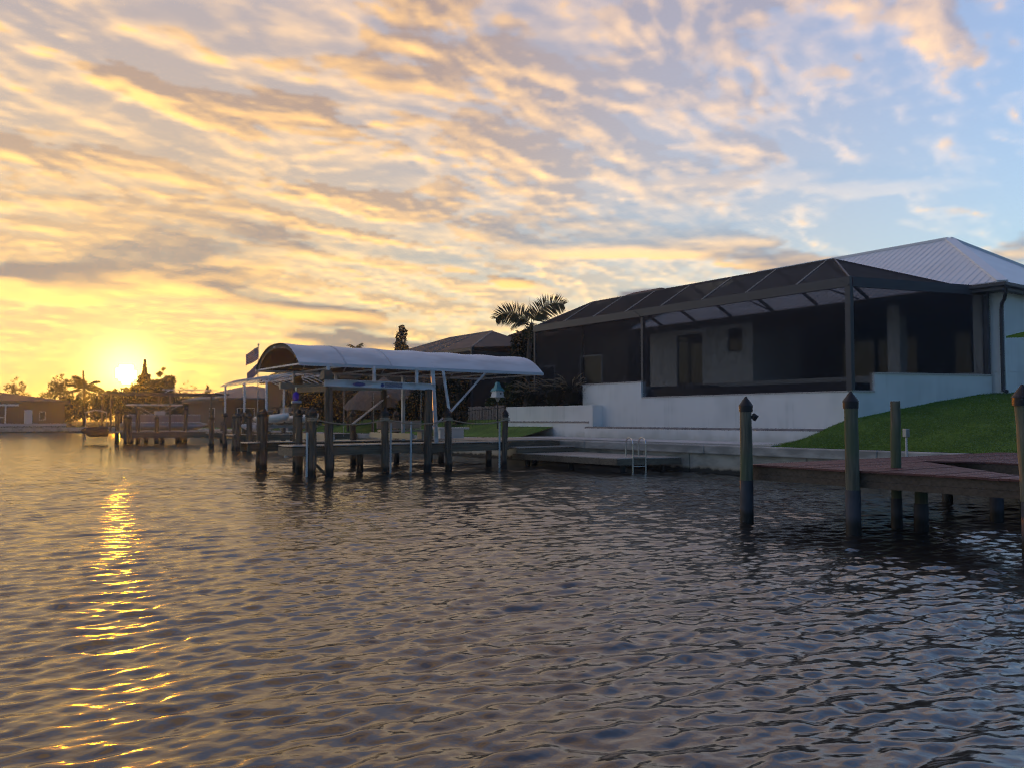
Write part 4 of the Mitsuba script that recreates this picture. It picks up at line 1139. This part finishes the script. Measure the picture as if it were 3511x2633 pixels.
for p, q in ((E0, R0), (R0, R1), (R1, E1), ((47.8, 27.05, 6.25), (47.2, 30.1, 7.62)), ((50.4, 27.05, 6.25), (49.2, 30.1, 7.62))):
    put('rafter', MB().bar(up_(p), up_(q), 0.06, 0.06), 'mat_fence', bc)
put('screen', MB().poly([(42.95, 27.04, 1.6), (57.65, 27.04, 1.6), (57.65, 27.04, 6.05), (42.95, 27.04, 6.05)]), 'mat_screen_roof', bc)
put('screen', MB().poly([(42.94, 27.1, 1.6), (42.94, 32.0, 1.6), (42.94, 32.0, 6.05), (42.94, 27.1, 6.05)]), 'mat_screen_roof', bc)

# tiki hut and umbrella
th_ = thing('tiki_hut', 'thatched tiki hut behind the boat lift', 'tiki hut')
cone = MB()
cx, cy = 49.0, 24.9
ringn = 28
rows = [(2.6, 3.5, 2.5), (2.0, 3.1, 3.05), (1.1, 2.6, 3.6), (0.35, 2.1, 3.86)]
vv = []
for (ra_, rb_, z) in rows:
    for k in range(ringn):
        an = 2 * np.pi * k / ringn
        jr = 1 + 0.035 * rng.normal()
        vv.append((cx + ra_ * jr * math.cos(an), cy + rb_ * jr * math.sin(an), z + 0.06 * rng.normal() - (0.12 * (k % 2) if z < 2.6 else 0)))
vv.append((cx, cy, 3.92))
ff = [[r_ * ringn + k, r_ * ringn + (k + 1) % ringn, (r_ + 1) * ringn + (k + 1) % ringn] for r_ in range(3) for k in range(ringn)] + [[r_ * ringn + k, (r_ + 1) * ringn + (k + 1) % ringn, (r_ + 1) * ringn + k] for r_ in range(3) for k in range(ringn)] + [[3 * ringn + k, 3 * ringn + (k + 1) % ringn, 4 * ringn] for k in range(ringn)]
put('thatch_roof', cone.add(vv, ff), 'mat_thatch', th_)
for sx in (-1, 1):
    for sy in (-1, 1):
        put('post', MB().tube([(cx + sx * 1.9, cy + sy * 2.6, 1.0), (cx + sx * 1.9, cy + sy * 2.6, 2.9)], 0.09, 8), 'mat_bark', th_, smooth=40)
um = thing('parasol', 'grey parasol opened beside the tiki hut, seen above the lift beam', 'parasol')
pu = (46.2, 22.6)
cv = MB()
rv = [(pu[0] + 1.55 * math.cos(k * math.pi / 4), pu[1] + 1.55 * math.sin(k * math.pi / 4), 3.75) for k in range(8)]
rv2 = [(pu[0] + 0.35 * math.cos(k * math.pi / 4), pu[1] + 0.35 * math.sin(k * math.pi / 4), 4.22) for k in range(8)]
cv.add(rv + rv2 + [(pu[0], pu[1], 4.45)], [[k, (k + 1) % 8, 8 + (k + 1) % 8] for k in range(8)] + [[k, 8 + (k + 1) % 8, 8 + k] for k in range(8)] + [[8 + k, 8 + (k + 1) % 8, 16] for k in range(8)])
put('canopy', cv, 'mat_thatch', um)
put('pole', MB().tube([(pu[0], pu[1], 0.9), (pu[0], pu[1], 4.4)], 0.03, 8), 'mat_dark_metal', um, smooth=40)

# ------------------------------------------------------------------ second boat lift with a bare arched frame, dock, flags
sl = thing('boat_lift', 'bare white arched lift frame on the next dock, sky showing through', 'boat lift')
def archrib(a, b0, b1, z0, z1):
    return MB().tube([(a, b0 + (b1 - b0) * t, z0 + (z1 - z0) * (1 - abs(2 * t - 1) ** 2.2)) for t in np.linspace(0, 1, 13)], 0.03, 6)
for a in np.linspace(44.5, 53.5, 11):
    put('rib', archrib(a, 14.75, 18.75, 3.92, 4.42), 'mat_white_metal', sl, smooth=60)
for t in (0, 0.25, 0.5, 0.75, 1):
    b, z = 14.75 + 4.0 * t, 3.92 + 0.5 * (1 - abs(2 * t - 1) ** 2.2)
    put('purlin', MB().bar((44.3, b, z - 0.03), (53.7, b, z - 0.03), 0.05), 'mat_white_metal', sl)
for a, b in ((45.0, 14.85), (53.0, 14.85), (45.0, 18.65), (53.0, 18.65), (49.0, 14.85)):
    put('post', MB().bar((a, b, 2.0), (a, b, 3.92), 0.10), 'mat_white_metal', sl)
for s, (a, b) in enumerate(((45.0, 14.85), (53.0, 14.85), (45.0, 18.65), (53.0, 18.65), (49.0, 14.85))):
    piling(sl, a, b, 2.05, 0.14, 120 + s, n=10)
md = thing('dock', 'darker wooden dock behind the boat lift with clustered pilings', 'dock')
put('deck', MB().box(46.8, 48.4, 13.6, 21.1, 0.90, 0.95), 'mat_deck_grey', md)
put('deck', MB().box(54.0, 55.0, 14.2, 21.1, 0.90, 0.95), 'mat_deck_grey', md)
put('fascia', MB().box(46.76, 46.80, 13.6, 21.1, 0.62, 0.93).box(53.95, 53.995, 14.2, 21.1, 0.62, 0.93), 'mat_fascia', md)
for s, (a, b, z1) in enumerate(((48.4, 14.15, 1.95), (46.9, 13.9, 1.98), (46.4, 14.35, 1.95), (46.7, 17.0, 0.9), (46.7, 19.5, 0.9), (54.0, 14.3, 1.9), (54.1, 17.5, 0.9))):
    piling(md, a, b, z1, 0.16, 130 + s, cap=z1 > 1.5, n=10)
rp2 = thing('rope', 'thin rope hanging between pilings of the darker dock', 'rope')
for (p, q) in (((46.7, 14.2, 1.65), (46.7, 17.0, 1.6)), ((46.7, 17.0, 1.6), (46.7, 19.5, 1.6))):
    tt = np.linspace(0, 1, 9)[:, None]
    put('span', MB().tube(np.array(p) + (np.array(q) - np.array(p)) * tt - np.array([0, 0, 0.2]) * 4 * tt * (1 - tt), 0.02, 5), 'mat_rope', rp2)
def jetski(label, a, b, z, ang):
    t = thing('jet_ski', label, 'jet ski', None)
    c_, s_ = math.cos(ang), math.sin(ang)
    def sec(x, w_, z0, z1, k=0.6):
        return [(a + x * c_ - y * s_, b + x * s_ + y * c_, z + zz) for y, zz in ((-w_, z1 * k + z0 * (1 - k)), (-w_ * 0.6, z1), (w_ * 0.6, z1), (w_, z1 * k + z0 * (1 - k)), (w_ * 0.4, z0), (-w_ * 0.4, z0))]
    def loft(secs):
        m = MB()
        v = [p for s in secs for p in s]
        n_ = 6
        f = [[i_ * n_ + k, i_ * n_ + (k + 1) % n_, (i_ + 1) * n_ + (k + 1) % n_, (i_ + 1) * n_ + k] for i_ in range(len(secs) - 1) for k in range(n_)]
        m.add(v, f)
        m.add(secs[0], [[0, 1, 2, 3], [0, 3, 4, 5]])
        return m.add(secs[-1], [[3, 2, 1, 0], [5, 4, 3, 0]])
    put('hull', loft([sec(-1.5, 0.5, 0, 0.35), sec(-0.5, 0.58, -0.05, 0.42), sec(0.6, 0.52, -0.02, 0.48), sec(1.3, 0.25, 0.15, 0.55), sec(1.55, 0.06, 0.35, 0.55)]), 'mat_white_gloss', t, smooth=45)
    put('seat', loft([sec(-1.3, 0.18, 0.4, 0.62), sec(-0.3, 0.2, 0.44, 0.74), sec(0.25, 0.14, 0.46, 0.7)]), 'mat_black', t, smooth=45)
    put('handlebar', MB().bar((a + 0.45 * c_ - 0.38 * s_, b + 0.45 * s_ + 0.38 * c_, z + 0.86), (a + 0.45 * c_ + 0.38 * s_, b + 0.45 * s_ - 0.38 * c_, z + 0.86), 0.05).bar((a + 0.5 * c_, b + 0.5 * s_, z + 0.5), (a + 0.45 * c_, b + 0.45 * s_, z + 0.86), 0.16), 'mat_black', t)
mat('mat_white_gloss', prin((0.66, 0.66, 0.64), 0.15, 0.0, 0.5, clearcoat=0.6))
jetski('white jet ski on the second lift, left of the two', 47.8, 16.2, 1.62, 2.9)
jetski('white jet ski on the second lift, nearer the tall lift piling', 47.8, 18.0, 1.62, 2.9)
ck = thing('lift_cradle', 'metal cradle carrying the two jet skis above the water', 'lift cradle')
for b in (15.6, 16.7, 17.5, 18.5):
    put('bunk', MB().box(46.4, 49.3, b, b + 0.12, 1.48, 1.60), 'mat_fascia', ck)
for a in (46.9, 48.8):
    put('cross_beam', MB().box(a, a + 0.14, 14.9, 18.6, 1.30, 1.475), 'mat_galvanised', ck)
ky = thing('kayak', 'white kayak lying on the end of the darker dock', 'kayak')
m = MB()
tt = np.linspace(-1, 1, 13)
rad = 0.33 * (1 - np.abs(tt) ** 2.2) + 0.02
m.tube(np.stack([47.6 + 0 * tt, 15.3 + 1.3 * tt * 0.9, 1.34 + 0.12 * tt ** 2], 1), rad * 0.8, 10)
put('hull', m, 'mat_white_gloss', ky, smooth=True)
for s in (-0.5, 0.5):
    put('cradle', MB().box(47.3, 47.9, 15.3 + s, 15.4 + s, 0.951, 1.12), 'mat_fascia', ky)

fp2 = thing('flagpole', 'thin flagpole carrying two flags beyond the canopy', 'flagpole')
FA, FB = 57.5, 18.35
put('pole', MB().tube([(FA, FB, 0.9), (FA, FB, 7.0)], [0.045, 0.025], 8), 'mat_galvanised', fp2, smooth=40)
put('finial', MB().mesh(trimesh.creation.icosphere(1, 0.07).apply_translation([FA, FB, 7.05])), 'mat_galvanised', fp2, smooth=True)
def flag(label, z1, z0, drop, length, m_, seed):
    rr = np.random.default_rng(seed)
    n_, k_ = 16, 9
    v, uv = [], []
    for x in range(n_):
        for y in range(k_):
            t, s = x / (n_ - 1), y / (k_ - 1)
            v.append((FA - 0.04 - 0.25 * t - 0.09 * math.sin(5.5 * t + 1.2 * s), FB - length * t, z1 + (z0 - z1) * s - drop * t ** 1.2 + 0.05 * math.sin(6 * t + 2 * s)))
            uv.append((t, s))
    f = [[x * k_ + y, x * k_ + y + 1, (x + 1) * k_ + y + 1, (x + 1) * k_ + y] for x in range(n_ - 1) for y in range(k_ - 1)]
    f = np.array(f)
    f = np.vstack([f[:, [0, 1, 2]], f[:, [0, 2, 3]]])
    key = unique('flag')
    scene[key] = mikit.ply((world(np.array(v)), f), m_, smooth=True, uv=np.array(uv))
    tag(key, label, 'flag')
def stars_stripes(p, n, uv):
    stripe = dr.select((uv.y * 13) - 2 * dr.floor(uv.y * 6.5) < 1, mi.Float(1), mi.Float(0))
    c = mx((0.62, 0.60, 0.58), (0.38, 0.03, 0.05), stripe)
    canton = (uv.x < 0.4) & (uv.y < 7 / 13)
    sx, sy = uv.x / 0.4 * 6, uv.y / (7 / 13) * 5
    star = dr.square(sx - dr.floor(sx) - 0.5) + dr.square(sy - dr.floor(sy) - 0.5) < 0.07
    return dr.select(canton, dr.select(star, mi.Color3f(0.62, 0.60, 0.58), mi.Color3f(0.03, 0.045, 0.16)), c)
mat('mat_flag', {'type': 'principled', 'base_color': tex(stars_stripes), 'roughness': 0.85})
mat('mat_flag_plain', prin((0.16, 0.17, 0.30), 0.85))
flag('red white and blue striped flag at the top of the flagpole', 6.85, 6.0, 0.55, 0.95, 'mat_flag', 1)
flag('smaller blue flag below the striped flag', 5.7, 5.0, 0.7, 0.85, 'mat_flag_plain', 2)

# statue of a waving figure on a dark counter
sp_ = thing('statue', 'dark statue of a waving man in a broad hat on a bar counter', 'statue')
SX, SY, SZ = 61.5, 21.9, 2.72
def hullm(p, r0, q, r1):
    s0 = trimesh.creation.icosphere(1, r0).apply_translation(p).vertices
    s1 = trimesh.creation.icosphere(1, r1).apply_translation(q).vertices
    return m3d.Manifold.hull_points(np.vstack([s0, s1]).astype(np.float32))
J = lambda y, z, x=0.0: (SX + x, SY + y, SZ + z)
bones = [(J(0, 0.55), .19, J(0, 1.05), .20), (J(-.1, 0.0), .09, J(-.09, .5), .12), (J(.1, 0.0), .09, J(.09, .5), .12), (J(0, 1.1), .12, J(0.02, 1.28), .07), (J(0.03, 1.38), .11, J(0.05, 1.42), .11),
         (J(-.18, 1.08), .07, J(-.30, 1.32), .055), (J(-.30, 1.32), .055, J(-.24, 1.68), .045), (J(.18, 1.06), .07, J(.27, .8), .055), (J(.27, .8), .05, J(.16, .62), .045)]
body = m3d.Manifold()
for p, r0, q_, r1 in bones:
    body = body + hullm(p, r0, q_, r1)
put('figure', MB().mesh(trimesh.Trimesh(*[np.array(x) for x in (body.to_mesh().vert_properties[:, :3], body.to_mesh().tri_verts)])), 'mat_black', sp_, smooth=60)
put('hat', MB().tube([J(0.05, 1.47), J(0.05, 1.50)], [0.24, 0.23], 12).tube([J(0.04, 1.50), J(0.03, 1.66)], [0.13, 0.09], 10), 'mat_black', sp_, smooth=40)
bar_ = thing('bar_counter', 'grey bar counter below the statue', 'bar counter')
put('counter', MB().box(60.6, 62.4, 21.7, 23.2, 0.9, 2.62), 'mat_fence', bar_)
put('top', MB().box(60.5, 62.5, 21.6, 23.3, 2.622, 2.715), 'mat_deck_grey', bar_)

# ------------------------------------------------------------------ far dock with pontoon boat
fd = thing('dock', 'far dark dock with many pilings beside the pontoon boat', 'dock')
put('deck', MB().box(64.2, 66.0, 10.6, 21.1, 0.84, 0.92), 'mat_deck_grey', fd)
put('deck', MB().box(70.0, 71.2, 11.0, 21.1, 0.84, 0.92), 'mat_deck_grey', fd)
put('fascia', MB().box(64.15, 64.19, 10.6, 21.1, 0.45, 0.88), 'mat_fascia', fd)
for s, (a, b, z1) in enumerate(((66.6, 10.85, 2.3), (64.1, 10.95, 1.95), (64.2, 11.25, 1.9), (65.4, 11.6, 0.85), (65.1, 11.95, 2.6), (65.5, 12.6, 0.85), (64.3, 13.1, 1.9), (64.8, 13.6, 0.85), (65.0, 14.7, 0.85), (65.0, 14.95, 0.85), (65.4, 15.4, 2.6), (65.0, 17.2, 1.6), (65.0, 18.0, 1.6))):
    piling(fd, a, b, z1, 0.15, 150 + s, cap=z1 > 1.7, n=8)
put('brace', MB().bar((64.6, 12.9, 0.6), (64.6, 13.6, -0.3), 0.12).bar((64.6, 13.6, 0.6), (64.6, 12.9, -0.3), 0.12), 'mat_fascia', fd)
ff_ = thing('boat_lift', 'far boat lift with a long flat roof frame above the pontoon boat', 'boat lift')
put('beam', MB().box(66.0, 66.15, 10.0, 18.8, 3.66, 3.82), 'mat_bronze', ff_)
put('beam', MB().box(70.0, 70.15, 10.0, 18.8, 3.66, 3.82), 'mat_bronze', ff_)
put('top_rail', MB().bar((68.0, 14.2, 4.12), (68.0, 18.4, 4.12), 0.06), 'mat_white_metal', ff_)
for b in (14.2, 15.6, 17.0):
    put('arch', MB().tube([(68.0, b + 0.15 + 1.1 * t, 3.8 + 0.3 * math.sin(math.pi * t)) for t in np.linspace(0, 1, 9)], 0.035, 5), 'mat_white_metal', ff_, smooth=60)
for b in np.linspace(10.2, 18.6, 8):
    put('rafter', MB().bar((66.15, b, 3.74), (70.0, b, 3.74), 0.08), 'mat_bronze', ff_)
for a, b in ((66.1, 10.3), (70.1, 10.3), (66.1, 18.5), (70.1, 18.5), (66.1, 14.4), (70.1, 14.4)):
    put('post', MB().bar((a, b, 0.9), (a, b, 3.66), 0.12), 'mat_fascia', ff_)
bo = thing('pontoon_boat', 'pontoon boat with a flat bimini top raised on the far lift', 'boat')
for a in (67.0, 69.0):
    put('pontoon', MB().tube([(a, 11.4, 1.30), (a, 11.6, 1.28), (a, 16.6, 1.28), (a, 17.4, 1.42)], [0.22, 0.30, 0.30, 0.06], 12), 'mat_galvanised', bo, smooth=50)
put('deck', MB().box(66.7, 69.3, 11.5, 16.9, 1.52, 1.60), 'mat_white_paint', bo)
put('fence_panel', MB().box(66.72, 66.77, 11.6, 16.8, 1.60, 2.12), 'mat_fence', bo)
put('fence_panel', MB().box(69.23, 69.28, 11.6, 16.8, 1.60, 2.12), 'mat_fence', bo)
put('rail', MB().bar((66.75, 11.6, 2.15), (66.75, 16.8, 2.15), 0.05), 'mat_white_metal', bo)
put('bimini', MB().box(66.8, 69.2, 11.8, 15.5, 2.86, 2.95, 0.02), 'mat_white_paint', bo)
for a in (66.85, 69.15):
    for b, c_ in ((12.2, 13.4), (15.2, 13.9)):
        put('bimini_post', MB().bar((a, b, 2.86), (a, c_, 2.12), 0.04), 'mat_white_metal', bo)
put('console', MB().box(67.3, 67.9, 13.6, 14.3, 1.60, 2.45, 0.05), 'mat_white_gloss', bo)
put('seat', MB().box(67.0, 69.0, 11.7, 12.3, 1.60, 2.15, 0.05), 'mat_white_gloss', bo)
put('outboard_motor', MB().box(67.8, 68.2, 10.9, 11.35, 1.5, 2.3, 0.06).box(67.92, 68.08, 11.0, 11.2, 0.75, 1.5), 'mat_black', bo)
fb3 = thing('bimini', 'small dark bimini cover at the left end of the far dock', 'bimini')
put('cover', MB().tube([(68.0, 8.9 + 1.4 * t, 2.3 + 0.18 * math.sin(math.pi * t)) for t in np.linspace(0, 1, 7)], 0.04, 6), 'mat_white_gloss', fb3, smooth=60)
for b in (8.9, 10.3):
    put('post', MB().bar((68.0, b, 0.2), (68.0, b, 2.3), 0.04), 'mat_galvanised', fb3)
put('hull', MB().tube([(68.0, 8.6, 1.0), (68.0, 9.2, 0.9), (68.0, 10.4, 0.9)], [0.08, 0.42, 0.40], 10), 'mat_dark_wall', fb3, smooth=50)
for s, (a, b) in enumerate(((73.9, 18.4), (73.7, 18.9))):
    pass

# ------------------------------------------------------------------ far lawn and far trees
put('lawn', MB().slab(Polygon([(68, 21.75), (127, 21.75), (127, 40), (68, 40)]), 0.80, 0.95), 'mat_lawn', label='strip of lawn beyond the far dock', kind='structure')
tree('sparse small tree above the roof of the far house', 150, 9.8, 0.9, 7.7, 1.9, 201, 700, 0.20, sparse=True, trunk=0.1)
tree('loose tree with drooping branches beside the far house', 139, 14.8, 0.9, 7.7, 2.7, 202, 1500, 0.22, sparse=True)
palm('far palm left of the sun, with a tall spear leaf', 136, 17.6, 0.9, 5.2, 11, 3.2, 203, 0.9, 0.06, 0.2)
put('spear_leaf', MB().tube([(136, 17.55, 6.0), (136, 17.3, 9.0)], [0.16, 0.10], 6), 'mat_bark', parent='palm_tree_001')
tree('dense pointed tree with a spire standing against the sun', 137, 26.3, 0.9, 8.0, 3.2, 204, 9000, 0.26, crown_from=0.12)
put('spire', MB().tube([(137, 26.0, 7.6), (137, 26.0, 9.0), (137, 26.0, 11.1)], [1.1, 0.42, 0.14], 7), 'mat_leaf_dark', parent='tree_002')
tree('taller bushy tree right of the sun', 137.5, 28.9, 0.9, 9.3, 2.2, 205, 6500, 0.26, crown_from=0.15)
tree('bare twiggy tree behind the far lift frame', 136, 32.2, 0.9, 7.4, 1.8, 206, 160, 0.16, sparse=True, trunk=0.09)
tree('small dark conifer behind the far lift frame', 133, 34.6, 0.9, 6.4, 1.5, 207, 1500, 0.2, spire=True, crown_from=0.1, name='conifer_tree')
palm('small far palm near the grey roofed house', 120, 34.9, 0.9, 4.1, 12, 1.8, 208, 0.5, 0.04, 0.16)
pw = thing('utility_pole', 'thin utility pole beside the far palm', 'pole')
put('pole', MB().tube([(130, 39.2, 0.9), (130, 39.2, 7.3)], [0.16, 0.12], 8), 'mat_bark', pw, smooth=40)
put('cross_arm', MB().bar((130, 38.6, 6.6), (130, 39.8, 6.6), 0.1), 'mat_bark', pw)
hd = [(133, 15.8, 4.0, 2.6), (134.5, 24.2, 5.4, 3.2), (134, 33.2, 4.6, 3.0), (134, -2, 3.2, 3.0), (136, 19.5, 5.2, 3.4), (136.5, 22.0, 5.2, 3.2), (137, 30.8, 5.0, 3.2), (135, 35.5, 4.6, 3.2), (133, 39.5, 4.4, 3.0), (128.6, 24.0, 3.4, 2.4), (120, 27.5, 3.4, 2.6), (112, 31.5, 4.2, 2.6), (138, 45.5, 5.0, 3.2)]
labs = ('low shrub at the corner of the far house', 'bushy hedge plant under the dense pointed tree', 'bushy hedge plant behind the far lift frame', 'low round shrub in front of the far house', 'bushy hedge plant between the far palm and the sun', 'bushy hedge plant directly below the sun', 'dense shrub below the taller bushy tree', 'dense shrub below the small conifer', 'dense shrub at the foot of the utility pole', 'rounded shrub at the corner of the far bank', 'shrub on the far lawn behind the pontoon boat', 'shrub beside the grey roofed house', 'dense shrub before the half hidden house')
for k, (a, b, hh, ww) in enumerate(hd):
    shrub(labs[k], a, b, 0.9, hh, ww, 220 + k, 1500, 0.3, depth=ww * 0.95)
palm('feathery palm behind the flagpole', 60.5, 20.6 + 1.5, 0.9, 4.3, 12, 1.75, 230, 0.45, 0.03, 0.13)
palm('palm tip showing above the canopy, left of two', 82, 35.3, 0.9, 7.9, 10, 1.5, 231, 0.4, 0.03)
palm('palm tip showing above the canopy, right of two', 81, 36.3, 0.9, 8.4, 10, 1.4, 232, 0.4, 0.03)
cypress()
tree('leafy tree filling the gap behind the tiki hut', 63, 25.0, 0.9, 4.9, 2.4, 234, 3600, 0.24, crown_from=0.12)
tree('dark tree between the tiki hut and the brown porch', 60, 28.3, 0.9, 4.8, 2.2, 235, 3600, 0.22, crown_from=0.12)
# a young palm outside the frame whose leaf tip reaches into view on the right
yp = thing('young_palm', 'bright green leaf tip in front of the white house wall', 'palm')
m = MB()
cvv = np.array([(10.2, 27.2, 4.10), (11.1, 27.75, 4.40), (11.8, 28.0, 4.46), (12.32, 28.02, 4.43)])
wv = np.array([0.05, 0.085, 0.085, 0.03])
m.add(np.concatenate([cvv - np.c_[0 * wv, 0 * wv, wv], cvv + np.c_[0 * wv, 0 * wv, wv]]), [[k, k + 1, 5 + k, 4 + k] for k in range(3)])
put('leaf', m, 'mat_bright_leaf', yp)
put('trunk', MB().tube([(9.9, 27.0, 1.9), (10.0, 27.1, 3.2), (10.2, 27.2, 4.15)], [0.09, 0.06, 0.02], 8), 'mat_bark', yp, smooth=40)
leaf('mat_bright_leaf', (0.12, 0.22, 0.03))

# ------------------------------------------------------------------ evening haze over the canal
HAZE = 0.00036
scene['haze_air'] = {'type': 'homogeneous', 'albedo': {'type': 'rgb', 'value': [0.95, 0.88, 0.55]}, 'sigma_t': {'type': 'rgb', 'value': [HAZE, 1.5 * HAZE, 4.0 * HAZE]},
                     'phase': {'type': 'hg', 'g': 0.8}}
scene['haze'] = {'type': 'cube', 'to_world': T().translate([60, 60, 5.0]).scale([760, 760, 8.8]), 'bsdf': {'type': 'null'}, 'interior': {'type': 'ref', 'id': 'haze_air'}}
labels['haze'] = {'label': 'thin evening haze lit by the low sun over the canal', 'kind': 'stuff'}
scene['camera']['medium'] = {'type': 'ref', 'id': 'haze_air'}
